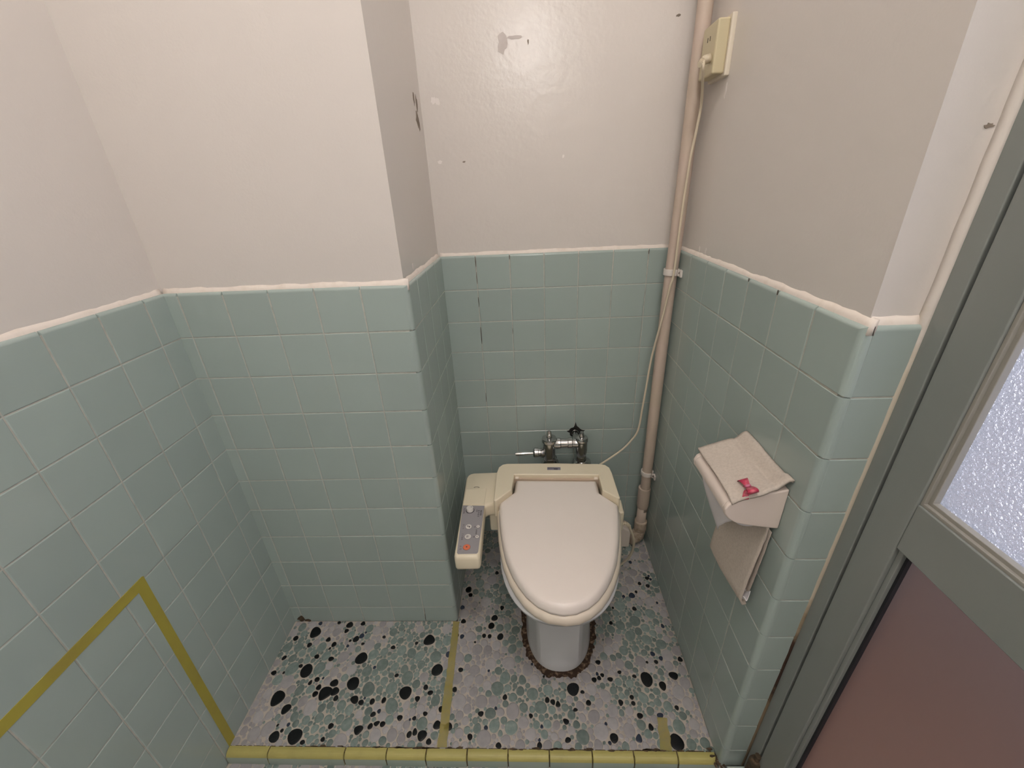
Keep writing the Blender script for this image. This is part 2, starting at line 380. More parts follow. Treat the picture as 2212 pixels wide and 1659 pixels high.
# right hand edge of the return: caulk against the door frame, rust-stained lower down
bm = bmesh.new(); rows = []
for i in range(120):
    z = ZLOW + (2.05 - ZLOW) * i / 119
    k = pnoise(Vector((z * 30, 2.2, 0))) * 0.0012; tilt = (1.07 - z) * 0.035
    rows.append([bm.verts.new((x, y, z)) for x, y in ((XDOOR - 0.0055 + k - tilt * .5, YC + 0.012), (XDOOR - 0.0050 + k - tilt * .5, YC - 0.0008), (XDOOR + 0.002 - tilt * .5, YC - 0.0015), (XDOOR + 0.006 - tilt * .5, YC + 0.012))])
for a, b in zip(rows, rows[1:]):
    for i in range(4): bm.faces.new((a[i], a[(i + 1) % 4], b[(i + 1) % 4], b[i]))
M_rust = mat('stained_caulk', (0.62, 0.54, 0.42), 0.7)
nt, n, l, b = nodes(M_rust)
sx = n.new('ShaderNodeSeparateXYZ'); l.new(objcoord(n, l), sx.inputs[0])
nz = noise_tex(n, l, objcoord(n, l), 28, 4)
md = n.new('ShaderNodeMath'); md.operation = 'MULTIPLY_ADD'; md.inputs[1].default_value = 0.22; l.new(nz.outputs['Fac'], md.inputs[0]); l.new(sx.outputs['Z'], md.inputs[2])
rp = n.new('ShaderNodeValToRGB'); e = rp.color_ramp.elements
e[0].position = 0.05; e[0].color = (0.16, 0.12, 0.075, 1); e[1].position = 0.60; e[1].color = (0.70, 0.64, 0.585, 1)
for p_, c_ in ((0.17, (0.20, 0.14, 0.08, 1)), (0.21, (0.030, 0.013, 0.006, 1)), (0.272, (0.045, 0.018, 0.008, 1)), (0.30, (0.30, 0.23, 0.15, 1)), (0.36, (0.52, 0.45, 0.35, 1)), (0.56, (0.58, 0.52, 0.42, 1))):
    q = e.new(p_); q.color = c_
hv = n.new('ShaderNodeMath'); hv.operation = 'MULTIPLY'; hv.inputs[1].default_value = 0.5; l.new(md.outputs[0], hv.inputs[0]); l.new(hv.outputs[0], rp.inputs[0]); l.new(rp.outputs[0], b.inputs['Base Color'])
obj('caulk_bead', bm, M_rust, wr, smooth=True, kind='structure')

# ================================================================== PEBBLE FLOORS
def pebble_mesh(bm, tone, c, rx, ry, ang, mi, z0, rnd, dome=0.0012):
    n = 18 if (rx > 0.009 or mi in (0, 3)) else (14 if rx > 0.006 else 10)
    ca, sa = math.cos(ang), math.sin(ang); egg = rnd.uniform(-0.16, 0.16); ph = rnd.uniform(0, 6.28); wob = rnd.uniform(0.01, 0.06)
    if mi in (0, 3): egg = rnd.choice((-1, 1)) * rnd.uniform(0.10, 0.30); wob = rnd.uniform(0.02, 0.07)
    rings = []
    for s, h in ((1.0, -0.0012), (0.985, dome * 0.35), (0.90, dome * 0.78), (0.6, dome)):
        ring = []
        for i in range(n):
            a = 2 * PI * i / n; k = s * (1 + wob * math.sin(2 * a + ph) + wob * .6 * math.sin(3 * a + 2 * ph))
            x, y = rx * math.cos(a) * k * (1 + egg * math.sin(a)), ry * math.sin(a) * k
            ring.append(bm.verts.new((c[0] + x * ca - y * sa, c[1] + x * sa + y * ca, z0 + h)))
        rings.append(ring)
    tv = rnd.random(); fs = [bm.faces.new(rings[-1])]
    for a, b in zip(rings, rings[1:]):
        for i in range(n): fs.append(bm.faces.new((a[i], a[(i + 1) % n], b[(i + 1) % n], b[i])))
    for f in fs: f.material_index = mi; f[tone] = tv; f.smooth = True
def fill_pebbles(region, z0, blacks, seed, lilac_bias=0.0, avoid=None):
    """region: list of rectangles; blacks: (x, y, rx, ry, angle, material)"""
    rnd = random.Random(seed); bm = bmesh.new(); tone = bm.faces.layers.float.new('tone')
    cell = 0.02; grid = {}; placed = []
    def near(x, y, r):
        gx, gy = int(x // cell), int(y // cell)
        for i in range(gx - 2, gx + 3):
            for j in range(gy - 2, gy + 3):
                for (a, b, q) in grid.get((i, j), ()):
                    if (a - x) ** 2 + (b - y) ** 2 < (q + r) ** 2: return True
        return False
    def put(x, y, r): grid.setdefault((int(x // cell), int(y // cell)), []).append((x, y, r))
    for (x, y, rx, ry, ang, mi) in blacks:
        pebble_mesh(bm, tone, (x, y), rx * .93, ry * .91, ang, mi, z0, rnd, 0.0016)
        k = int(max(1, round(ry / rx * 1.5)))
        for t in range(-k, k + 1):
            o = (ry - min(rx, ry)) * t / k
            put(x - math.sin(ang) * o, y + math.cos(ang) * o, min(rx, ry) * 0.97)
    areas = [(b[0] - a[0]) * (b[1] - a[1]) for a, b in region]; tot = sum(areas)
    for r, dens, gap in ((0.0165, 260, 1.0), (0.013, 900, 1.0), (0.0105, 2200, 1.0), (0.0085, 5200, 1.0), (0.0065, 12000, 0.98), (0.0048, 26000, 0.95), (0.0036, 46000, 0.92)):
        for _ in range(int(dens * tot * 2.4)):
            k = rnd.random() * tot
            for (a, b), s in zip(region, areas):
                if k < s: break
                k -= s
            rr = r * rnd.uniform(0.85, 1.1)
            x = rnd.uniform(a[0] + rr * .7, b[0] - rr * .7); y = rnd.uniform(a[1] + rr * .7, b[1] - rr * .7)
            if avoid and avoid(x, y): continue
            v = pnoise(Vector((x * 7.0 + seed, y * 7.0, 0.3))) + 0.6 * pnoise(Vector((x * 17, y * 17, 4.0)))
            lil = v + lilac_bias + rnd.uniform(-0.42, 0.42) > 0.03
            if r > 0.012 and not lil and rnd.random() < 0.55: continue
            if near(x, y, rr * gap): continue
            put(x, y, rr)
            mi = 2 if lil else 1
            q = rnd.random()
            if r < 0.009 and q < 0.030: mi = 0 if q < 0.008 else 3
            e = rnd.uniform(0.98, 1.16)
            pebble_mesh(bm, tone, (x, y), rr * 1.05 / e ** .5, rr * 1.07 * e ** .5, rnd.uniform(-.6, .6), mi, z0, rnd, 0.0009)
    for a, b in region:
        s = len(bm.faces); add_box(bm, (a[0], a[1], z0 - 0.03), (b[0], b[1], z0 - 0.0002), 4)
        bm.faces.ensure_lookup_table()
        for f in bm.faces[s:]: f[tone] = 0.5
    return bm

# dark stones as they lie in the photograph, found on the floor plane: x, y, half-width (m)
BLACK = [(0.0555, -0.0376, 0.019, 0.0189, -0.43, 0), (0.0019, -0.0558, 0.0088, 0.009, -0.08, 0), (0.0555, -0.0773, 0.0083, 0.0081, -0.12, 0), (-0.0033, -0.1151, 0.0065, 0.0083, -0.37, 0), (-0.011, -0.1578, 0.009, 0.0075, -0.25, 0),
         (0.0948, -0.1111, 0.0084, 0.0073, -0.28, 0), (0.1409, -0.1183, 0.0091, 0.0075, -0.17, 0), (0.1076, -0.0597, 0.0083, 0.0078, -0.11, 0), (0.1314, -0.0753, 0.0082, 0.0088, -0.45, 0), (0.1193, -0.0051, 0.0066, 0.0055, -0.49, 0),
         (0.1566, -0.0119, 0.0115, 0.0118, -0.08, 0), (0.1536, -0.0323, 0.0073, 0.0079, -0.28, 0), (0.1983, -0.0073, 0.0082, 0.0077, -0.12, 0), (0.2803, -0.0516, 0.0059, 0.0054, -0.25, 0), (0.318, -0.0834, 0.0077, 0.0067, -0.03, 0),
         (0.4237, -0.0602, 0.0179, 0.0188, 0.11, 0), (0.3865, -0.0711, 0.0054, 0.0059, -0.14, 0), (0.232, -0.1152, 0.0189, 0.0193, -0.03, 0), (0.0824, -0.1512, 0.0186, 0.0216, -0.05, 0), (0.0591, -0.1383, 0.0068, 0.0059, -0.48, 0),
         (0.1252, -0.1751, 0.0084, 0.0073, -0.49, 0), (0.109, -0.1835, 0.0058, 0.0073, -0.23, 0), (0.1392, -0.1954, 0.0075, 0.0089, -0.03, 0), (0.1792, -0.1838, 0.0123, 0.0114, -0.31, 0), (0.1635, -0.2113, 0.0191, 0.02, -0.39, 0),
         (0.1366, -0.213, 0.0085, 0.0083, -0.29, 0), (0.1894, -0.2064, 0.0113, 0.0131, -0.49, 0), (0.2337, -0.1845, 0.0194, 0.0189, -0.39, 0), (0.465, -0.1473, 0.0175, 0.0182, -0.03, 0), (0.3513, -0.1631, 0.0065, 0.0056, -0.0, 0),
         (0.036, -0.2245, 0.0194, 0.0219, -0.38, 0), (0.0738, -0.2501, 0.0124, 0.0141, -0.38, 0), (0.2527, -0.2253, 0.0125, 0.0111, -0.39, 0), (0.2733, -0.2322, 0.0086, 0.0077, -0.27, 0), (0.3031, -0.2305, 0.0079, 0.0083, -0.11, 0),
         (0.3339, -0.2272, 0.0069, 0.0083, -0.24, 0), (0.3886, -0.2084, 0.0181, 0.0188, 0.17, 0), (0.4252, -0.223, 0.0072, 0.0082, 0.03, 0), (0.4575, -0.208, 0.0083, 0.007, 0.07, 0), (0.4419, -0.1938, 0.0074, 0.0079, -0.16, 0),
         (0.3155, -0.2601, 0.0081, 0.0067, 0.25, 0), (0.3893, -0.2681, 0.008, 0.0077, 0.18, 0), (0.4277, -0.2684, 0.006, 0.0055, -0.19, 0), (0.4543, -0.2581, 0.0067, 0.0059, -0.08, 0), (0.4939, -0.2471, 0.0067, 0.0083, 0.11, 0),
         (0.3172, -0.2869, 0.0069, 0.0082, -0.14, 0), (0.3319, -0.2812, 0.0083, 0.0064, 0.22, 0), (0.3478, -0.2825, 0.0073, 0.0076, -0.04, 0), (0.2885, -0.296, 0.0124, 0.0116, -0.08, 0), (0.2132, -0.2878, 0.0076, 0.0078, -0.16, 0),
         (0.205, -0.3163, 0.0065, 0.0058, -0.35, 0), (0.0766, -0.3117, 0.0144, 0.0141, -0.21, 0), (0.1294, -0.3112, 0.0196, 0.0198, -0.06, 0), (0.1555, -0.3229, 0.0071, 0.0058, -0.08, 0), (0.4234, -0.3037, 0.0071, 0.0083, 0.0, 0),
         (0.4366, -0.2982, 0.0068, 0.0089, 0.04, 0), (0.4563, -0.3066, 0.0128, 0.0131, -0.23, 0), (0.4764, -0.3182, 0.0076, 0.0074, -0.13, 0), (0.4911, -0.2827, 0.0117, 0.0107, 0.15, 0), (0.52, -0.286, 0.0117, 0.0106, -0.04, 0),
         (0.5235, -0.1991, 0.007, 0.008, -0.16, 0), (0.5329, -0.1477, 0.008, 0.0069, 0.02, 0), (0.5075, -0.1912, 0.007, 0.0058, 0.1, 0), (0.5037, -0.0456, 0.0102, 0.0097, 0.09, 0), (0.5232, 0.116, 0.0113, 0.0119, -0.06, 0),
         (0.5323, 0.0941, 0.0077, 0.0077, -0.03, 0), (0.1778, -0.0635, 0.0047, 0.0046, -0.25, 0), (0.2207, -0.0732, 0.0055, 0.0049, -0.11, 0), (0.6165, 0.183, 0.0074, 0.0077, -0.05, 0), (0.5236, 0.114, 0.0106, 0.0121, -0.01, 0),
         (0.5328, 0.0932, 0.007, 0.0074, -0.24, 0), (0.6418, 0.0455, 0.0067, 0.0092, -0.23, 0), (0.6197, 0.0112, 0.0115, 0.011, 0.1, 0), (0.6113, -0.015, 0.0109, 0.0118, 0.24, 0), (0.5912, -0.048, 0.0071, 0.0073, 0.05, 0),
         (0.6083, -0.0496, 0.0063, 0.0081, -0.05, 0), (0.6415, -0.05, 0.0102, 0.0121, -0.16, 0), (0.663, -0.2169, 0.0069, 0.0078, 0.0, 0), (0.6015, -0.2572, 0.0081, 0.0071, 0.24, 0), (0.5789, -0.3079, 0.0071, 0.0081, 0.14, 0),
         (0.6518, -0.3244, 0.0076, 0.0073, 0.02, 0), (0.7529, -0.3234, 0.0069, 0.0078, 0.18, 0), (0.7323, -0.2608, 0.0057, 0.0061, -0.13, 0), (0.7765, -0.2233, 0.0068, 0.0083, 0.01, 0), (0.7913, -0.2284, 0.0068, 0.0082, 0.23, 0),
         (0.8045, -0.2328, 0.0071, 0.0082, 0.04, 0), (0.8481, -0.1969, 0.0184, 0.018, -0.02, 0), (0.8726, -0.2034, 0.0062, 0.0051, -0.12, 0), (0.8853, -0.2293, 0.0078, 0.0076, 0.02, 0), (0.8487, -0.2459, 0.0067, 0.005, 0.23, 0),
         (0.8223, -0.2727, 0.0085, 0.0074, -0.25, 0), (0.8236, -0.3117, 0.0079, 0.0069, 0.14, 0), (0.9376, -0.3072, 0.0107, 0.0124, 0.16, 0), (0.9089, -0.1728, 0.0078, 0.0074, 0.19, 0), (0.9268, -0.1258, 0.008, 0.0072, 0.12, 0),
         (0.9331, -0.1604, 0.006, 0.0058, 0.15, 0), (0.9531, -0.1713, 0.0081, 0.0067, 0.01, 0), (0.9822, -0.1524, 0.0064, 0.0052, 0.03, 0), (1.021, -0.1627, 0.0063, 0.0055, -0.04, 0), (0.9701, -0.2287, 0.007, 0.0083, -0.22, 0),
         (1.0019, -0.2157, 0.0061, 0.0066, 0.19, 0), (1.0026, -0.23, 0.006, 0.0065, 0.03, 0), (1.0129, -0.2584, 0.0082, 0.0077, -0.15, 0), (1.034, -0.2829, 0.007, 0.0085, 0.0, 0), (1.1124, -0.2396, 0.0056, 0.0068, -0.01, 0),
         (1.0528, -0.1715, 0.0182, 0.0205, -0.07, 0), (1.1291, -0.1612, 0.013, 0.0119, -0.08, 0), (1.0916, -0.1876, 0.0103, 0.0127, 0.02, 0), (1.0915, -0.1242, 0.0065, 0.0063, 0.06, 0), (1.1615, -0.1162, 0.0072, 0.0083, 0.06, 0),
         (1.088, -0.3131, 0.0186, 0.0192, -0.02, 0), (1.069, 0.0421, 0.0081, 0.0078, -0.24, 0), (1.1392, 0.1564, 0.0083, 0.0075, -0.14, 0), (1.1084, 0.136, 0.0065, 0.0073, -0.16, 0), (1.1338, 0.1258, 0.0077, 0.0078, 0.04, 0),
         (1.0892, 0.1028, 0.0051, 0.006, 0.18, 0), (1.0644, -0.258, 0.0085, 0.0078, 0.15, 3), (1.0877, -0.1012, 0.0074, 0.0076, 0.15, 3), (1.0718, 0.0899, 0.0118, 0.0108, 0.16, 3), (1.1468, 0.0623, 0.0041, 0.0048, -0.12, 3),
         (1.1413, -0.0163, 0.0055, 0.0078, 0.17, 3)]

REG = [((XL, -0.3335), (X5, 0.0)), ((X5, -0.3335), (XR, D))]
bm = fill_pebbles(REG, 0.0, BLACK, 11, 0.02, avoid=lambda x, y: ((x - 0.822) / 0.098) ** 2 + ((y + 0.02) / 0.145) ** 2 < 1)
fl = obj('floor', bm, [M_peb_black, M_peb_green, M_peb_lilac, M_peb_blue, M_peb_grout], kind='structure')
bm = bmesh.new(); add_box(bm, (XL - .05, -0.35, -0.12), (XR + .06, D + .02, -0.029)); obj('screed', bm, M_peb_grout, fl, kind='structure')
rb = random.Random(5); LOWB = []
for _ in range(60):
    LOWB.append((rb.uniform(0, 1.2), rb.uniform(-1.0, -0.38), *(lambda r: (r, r * 1.2))(rb.choice((.005, .006, .007, .012))), rb.uniform(-.6, .6), 0))
bm = fill_pebbles([((XL, -1.0), (XDOOR, -0.352))], ZLOW, LOWB, 23, 0.0)
fl2 = obj('floor.001', bm, [M_peb_black, M_peb_green, M_peb_lilac, M_peb_blue, M_peb_grout], kind='structure')
bm = bmesh.new(); add_box(bm, (XL, YREAR, -0.12), (XDOOR, -1.0, ZLOW)); add_box(bm, (XL, -1.0, -0.12), (XDOOR, -.352, ZLOW - .03))
obj('screed', bm, add_mottle(mat('lower_screed', (0.30, 0.31, 0.29), 0.6), 45, (0.20, 0.24, 0.22)), fl2, kind='structure')

# kerb of bullnose tiles, yellow with a green foot
bm = bmesh.new(); tone = bm.faces.layers.float.new('tone')
KJ = [XL, 0.079, 0.272, 0.377, 0.475, 0.576, 0.676, 0.776, 0.879, 0.978, 1.081, 1.170]
prof = [(-0.3325, 0.0005), (-0.3335, 0.0028), (-0.3385, 0.0035)]
for k in range(7):
    a = k / 6 * PI / 2; prof.append((-0.341 - 0.0135 * math.sin(a), -0.0100 + 0.0135 * math.cos(a)))
prof += [(-0.3552, -0.0155), (-0.3556, -0.022), (-0.3556, ZLOW - 0.004), (-0.3325, ZLOW - 0.004)]
for a, b in zip(KJ, KJ[1:]):
    tv = random.random(); jy = random.uniform(-0.0006, 0.0006); xs = (a + 0.0012, a + 0.0024, b - 0.0024, b - 0.0012)
    sh = (0.0011, 0, 0, 0.0011)
    R = [[bm.verts.new((x, y + jy + s, z - s * (z > -0.02))) for y, z in prof] for x, s in zip(xs, sh)]
    n = len(prof)
    for A, B in zip(R, R[1:]):
        for i in range(n):
            f = bm.faces.new((A[i], A[(i + 1) % n], B[(i + 1) % n], B[i]))
            f.material_index = 1 if (i >= 8) else 0; f[tone] = tv
    for rr in (R[0][::-1], R[-1]):
        f = bm.faces.new(rr); f.material_index = 0; f[tone] = tv
s = len(bm.faces); add_box(bm, (XL, -0.3530, ZLOW - 0.02), (XR - .002, -0.331, -0.012), 2)
s = len(bm.faces); add_box(bm, (XL, -0.3425, -0.013), (XR - .002, -0.331, 0.0008), 2)
# grimy joint behind the kerb
rk = random.Random(3)
ks = obj('trim_1', bm, [M_kerb_y, M_kerb_g, M_grime], kind='structure')
bm = bmesh.new()
for i in range(46):
    x = 0.17 + 0.98 * rk.random()
    add_blob(bm, (x, -0.3325 + rk.uniform(-.0012, .0022), 0.0006), (1, 0, 0), (0, 1, 0), (0, 0, 1), rk.uniform(.003, .013), rk.uniform(.0008, .0024), i, lift=0.0026)
obj('joint_grime', bm, M_grime, ks, kind='structure')
# pale end tile at the foot of the return
bm = bmesh.new(); tone = bm.faces.layers.float.new('tone')
add_tile(bm, tone, Vector((0, YC - 0.016, 0)), Vector((1, 0, 0)), Vector((0, 0, 1)), Vector((0, -1, 0)), 1.186, XDOOR - 0.006, ZLOW, 0.010, rt=0.010, tv=.9)
add_box(bm, (1.187, YC - .012, ZLOW), (XDOOR - .007, YC, 0.0))
obj('trim_2', bm, mat('pale_end_tile', (0.46, 0.52, 0.48), 0.25), kind='structure', wn=True)
bm = bmesh.new()
for i in range(14):
    add_blob(bm, (1.172 + rk.uniform(-.012, .012), YC + rk.uniform(-.006, .03), 0.0045 + rk.uniform(0, .002)), (1, 0, 0), (0, 1, 0), (0, 0, 1), rk.uniform(.002, .007), rk.uniform(.002, .005), 50 + i)
obj('corner_grime', bm, M_grime, ks, kind='structure')

# ================================================================== YELLOW TAPE
def tape(name, boxes, m, label):
    bm = bmesh.new()
    for q in boxes:
        add_prism(bm, *q)
    return tag(obj(name, bm, m), label, 'tape', 'old yellow tape strips')
def ragged(a, b, n, seed, amp):
    rnd = random.Random(seed); return [(a[0] + (b[0] - a[0]) * i / n + rnd.uniform(-amp, amp), a[1] + (b[1] - a[1]) * i / n + rnd.uniform(-amp, amp)) for i in range(n + 1)]
tape('tape_strip', [([(-0.334, ZLOW * 0), (-0.313, 0.0), (-0.3035, 0.574), (-0.3245, 0.570)], XL - 0.0002, XL + 0.0006, 'x')], M_tape, 'upright strip of old yellow tape on the green tiles of the left wall')
tape('tape_strip', [([(-1.3, 0.556), (-0.312, 0.553), (-0.306, 0.5755), (-1.3, 0.577)], XL - 0.0002, XL + 0.0010, 'x')], M_tape, 'level strip of old yellow tape along the left wall tiles')
e1 = ragged((0.489, -0.002), (0.500, -0.3315), 22, 1, 0.0012); e2 = ragged((0.524, -0.3315), (0.508, -0.002), 22, 2, 0.0012)
tape('tape_strip', [(e1 + e2, -0.0012, 0.0019, 'z')], M_tape_floor, 'long worn yellow tape strip across the pebble floor left of the toilet')
e1 = ragged((1.056, -0.262), (1.043, -0.3315), 9, 3, 0.0016); e2 = ragged((1.072, -0.3315), (1.079, -0.262), 9, 4, 0.0016)
tape('tape_strip', [(e1 + e2, -0.0012, 0.0019, 'z')], M_tape_floor, 'short worn yellow tape stub on the pebble floor near the right wall')

# ================================================================== TOILET
T = empty('toilet', (0.828, 0.25, 0.0), math.radians(-2.0), 'cream toilet with closed lid and bidet seat with control arm, standing on pebble floor', 'toilet')
# half-outlines: (y, half width) from rear to front tip
LIDH = [(-0.172, .1735), (-0.20, .1715), (-0.243, .1655), (-0.28, .159), (-0.317, .1515), (-0.366, .1385), (-0.412, .119), (-0.44, .1025), (-0.468, .0815), (-0.49, .056), (-0.503, .029), (-0.508, 0.0)]
def outline_from(half, grow=0.0, dx=0.003):
    P = [(h, y) for y, h in half]
    pts = P + [(-x, y) for x, y in P[-2::-1]]
    if grow:
        out = []
        cy = -0.30
        for x, y in pts:
            d = Vector((x, y - cy)); d = d.normalized() * (d.length + grow); out.append((d.x, d.y + cy))
        pts = out
    return [(x + dx, y) for x, y in pts]
def offset_poly(pts, d):
    """inset a counter-clockwise polygon by d"""
    n = len(pts); A = sum(pts[i][0] * pts[(i + 1) % n][1] - pts[(i + 1) % n][0] * pts[i][1] for i in range(n)); s = 1 if A > 0 else -1
    out = []
    for i in range(n):
        p0, p1, p2 = Vector(pts[i - 1]), Vector(pts[i]), Vector(pts[(i + 1) % n])
        a = (p1 - p0).normalized(); b = (p2 - p1).normalized()
        na, nb = Vector((-a.y, a.x)) * s, Vector((-b.y, b.x)) * s
        m = (na + nb); m = m / max(0.35, m.length_squared / 2) / 1.0
        m = (na + nb) / (1 + na.dot(nb)) if 1 + na.dot(nb) > 0.3 else (na + nb).normalized()
        q = p1 + m * d; out.append((q.x, q.y))
    return out
# --- lid
rear = [(-0.1305, -0.124), (-0.1275, -0.066), (0.1275, -0.066), (0.1305, -0.124)]
lid_pts = outline_from(LIDH) + rear           # closed loop: right widest -> front -> left widest -> rear
def loft_plan(bm, pts, levels, cap0=True, cap1=True, mi=0, zfun=None):
    rings = []
    for z, ins in levels:
        q = offset_poly(pts, ins) if ins else pts
        rings.append([(x, y, z + (zfun(x, y) if zfun else 0)) for x, y in q])
    return add_rings(bm, rings, cap0, cap1, mi)
def lidz(x, y):          # slight dome; the front slopes down a little
    return 0.0035 * (1 - (x / 0.17) ** 2) - 0.004 * max(0, (-y - 0.30) / 0.2) ** 2
bm = bmesh.new()
lv = [(0.386, 0.003), (0.3862, 0.0), (0.392, 0.0005), (0.400, 0.0025), (0.4055, 0.0055), (0.4085, 0.009), (0.4102, 0.0135), (0.4108, 0.022)]
R = loft_plan(bm, lid_pts, lv, True, False, zfun=lidz)
# fill the top as a dome grid of shrinking rings
cx, cy = 0.003, -0.29; last = R[-1]
for t in (0.8, 0.6, 0.4, 0.2):
    ring = [bm.verts.new((cx + (v.co.x - cx) * t, cy + (v.co.y - cy) * t, 0.4110 + lidz((v.co.x) * t, cy + (v.co.y - cy) * t))) for v in R[-1]]
    n = len(ring)
    for i in range(n): bm.faces.new((last[i], last[(i + 1) % n], ring[(i + 1) % n], ring[i]))
    last = ring
bm.faces.new(last)
obj('lid', bm, M_lid, T, smooth=True)
# --- seat ring under the lid
bm = bmesh.new()
sp = outline_from([(y * 1.0 - 0.006 if y < -0.25 else y, h + 0.006) for y, h in LIDH]) + [(-0.150, -0.10), (0.150, -0.10)]
loft_plan(bm, sp, [(0.357, 0.008), (0.3575, 0.003), (0.361, 0.0), (0.372, 0.0), (0.379, 0.003), (0.3825, 0.007), (0.3845, 0.014), (0.385, 0.03)])
obj('seat', bm, M_seat, T, smooth=True)
# --- bowl and pedestal, one porcelain body
def bowl_ring(z, hw, front, rear_, facet, n=72):
    out = []
    for i in range(n):
        a = 2 * PI * i / n; c, s = math.cos(a), math.sin(a)
        my = -0.245
        L = (front - my) if s < 0 else (rear_ - my)
        x = hw * math.copysign(abs(c) ** 0.85, c); y = my + abs(L) * math.copysign(abs(s) ** 0.85, s)
        if facet:       # faceted: flat front panel with chamfered sides
            k = max(abs(c), abs(c) * 0.75 + abs(s) * 0.535, abs(s))
            fx, fy = hw * c / k, my + abs(L) * s / k
            x = x * (1 - facet) + fx * facet; y = y * (1 - facet) + fy * facet
        out.append((x + 0.001, y, z))
    return out
bm = bmesh.new()
add_rings(bm, [bowl_ring(*q) for q in ((0.0, .0985, -.403, -.03, 0), (0.012, .0985, -.402, -.03, 0), (0.022, .0955, -.397, -.032, .3), (0.04, .0925, -.389, -.035, .75), (0.08, .0915, -.383, -.04, .97), (0.16, .093, -.381, -.03, .97),
    (0.22, .098, -.390, 0.0, .6), (0.265, .110, -.418, .03, .3), (0.30, .128, -.455, .05, .1), (0.325, .146, -.486, .06, 0), (0.342, .158, -.502, .064, 0), (0.352, .160, -.505, .066, 0), (0.3565, .157, -.502, .066, 0))])
# rear deck that carries the flush valve
add_prism(bm, [(-.105, -.06), (-.105, .076), (-.09, .086), (.15, .086), (.16, .076), (.16, -.06)], 0.31, 0.358)
bo = obj('bowl', bm, M_porc, T, smooth=True)
md = bo.modifiers.new('edge', 'EDGE_SPLIT'); md.split_angle = math.radians(28)
bm = bmesh.new(); add_lathe(bm, [(0.0001, 0), (0.0062, 0.0), (0.0062, 0.003), (0.0001, 0.004)], (-0.079, -0.300, 0.058), (-.8, -.6, 0.15), 14)
obj('bolt_hole', bm, M_grime, T)
# --- bidet body behind and beside the lid
bm = bmesh.new()
U_ = [(-.176, -.181), (-.1835, -.181), (-.187, -.05), (-.183, -.022), (-.172, -.008), (-.158, -.003), (0, .0005), (.146, -.003), (.160, -.008), (.171, -.022), (.175, -.05), (.1805, -.166), (.174, -.166),
      (.1345, -.1305), (.1325, -.0595), (-.1305, -.0595), (-.1335, -.1305)]
add_prism(bm, U_, 0.3605, 0.4240)
ub = obj('bidet_body', bm, M_unit, T, bevel=0.0055, segs=4)
bm = bmesh.new()        # hinge channel between lid and body
add_prism(bm, [(-.131, -.0585), (-.131, -.0655), (.133, -.0655), (.133, -.0585)], 0.362, 0.4105)
obj('hinge_strip', bm, mat('hinge_plastic', (0.56, 0.44, 0.33), 0.4), ub, bevel=0.0015)
for sx_ in (-0.122, 0.124):
    bm = bmesh.new(); add_lathe(bm, [(.004, -.006), (.0048, -.005), (.0048, .005), (.004, .006)], (sx_, -0.062, 0.4115), (1, 0, 0), 16)
    obj('hinge_pin', bm, M_seat, ub, smooth=True)
bm = bmesh.new()        # tank of the bidet hanging beside the bowl on the left
add_prism(bm, [(-.204, -.160), (-.204, -.02), (-.16, -.012), (-.16, -.160)], 0.285, 0.385)
obj('side_tank', bm, M_unit, ub, bevel=0.006, segs=3)
bm = bmesh.new(); add_prism(bm, [(-.0265, -.0225), (-.0265, -.0365), (.0160, -.0365), (.0160, -.0225)], 0.4232, 0.42445)
lp = obj('maker_plate', bm, M_plate, ub, bevel=0.0004)
bm = bmesh.new()
for (x, y, a, b) in ((-.0225, -.0265, .003, .0011), (-.0165, -.0262, .002, .0012), (-.0125, -.0265, .0025, .0009), (-.008, -.0268, .002, .0011), (-.0055, -.0318, .0125, .0024)):
    add_prism(bm, [(x, y - b), (x, y + b), (x + a, y + b), (x + a, y - b)], 0.4243, 0.42462)
obj('plate_print', bm, M_ink, lp)
# --- control arm
bm = bmesh.new()
A_ = [(-.2615, -.366), (-.267, -.362), (-.2695, -.354), (-.2885, -.050), (-.286, -.034), (-.278, -.024), (-.266, -.0195), (-.183, -.014), (-.181, -.166), (-.2035, -.1705), (-.2115, -.178), (-.2015, -.350), (-.2035, -.359), (-.2085, -.363)]
loft_plan(bm, A_, [(0.353, 0.004), (0.356, 0.0008), (0.362, 0.0), (0.389, 0.0), (0.395, 0.0015), (0.3985, 0.004), (0.400, 0.007)])
ca_ = obj('control_arm', bm, M_unit, T, smooth=True)
md = ca_.modifiers.new('edge', 'EDGE_SPLIT'); md.split_angle = math.radians(40)
bm = bmesh.new()
add_prism(bm, [(-.2765, -.1775), (-.2120, -.1775), (-.2075, -.349), (-.2105, -.3535), (-.2580, -.3560), (-.2620, -.352)], 0.3994, 0.4009)
obj('panel', bm, M_panel, ca_, bevel=0.0005)
bm = bmesh.new(); add_prism(bm, [(-.2785, -.107), (-.2155, -.100), (-.2130, -.1725), (-.2760, -.1735)], 0.3994, 0.4018)
fp = obj('flap_cover', bm, M_unit, ca_, bevel=0.0006)
bm = bmesh.new()
for k in range(9):
    a = PI * (0.14 + 0.72 * k / 8); add_box(bm, (-.247 + .0088 * math.cos(a) - .001, -.0985 + .006 * math.sin(a) - .0008, 0.3995), (-.247 + .0088 * math.cos(a) + .001, -.0985 + .006 * math.sin(a) + .0008, 0.4004))
obj('finger_notch', bm, M_gap, ca_)
bm = bmesh.new(); add_lathe(bm, [(.0122, 0), (.0122, .001), (.0001, .0011)], (-.2515, -.198, .4005), (0, 0, 1), 28)
obj('dial_ring', bm, M_ink, ca_)
bm = bmesh.new(); add_lathe(bm, [(.0104, 0), (.0098, .009), (.0092, .0102), (.0001, .0104)], (-.2515, -.198, .4012), (0, 0, 1), 28)
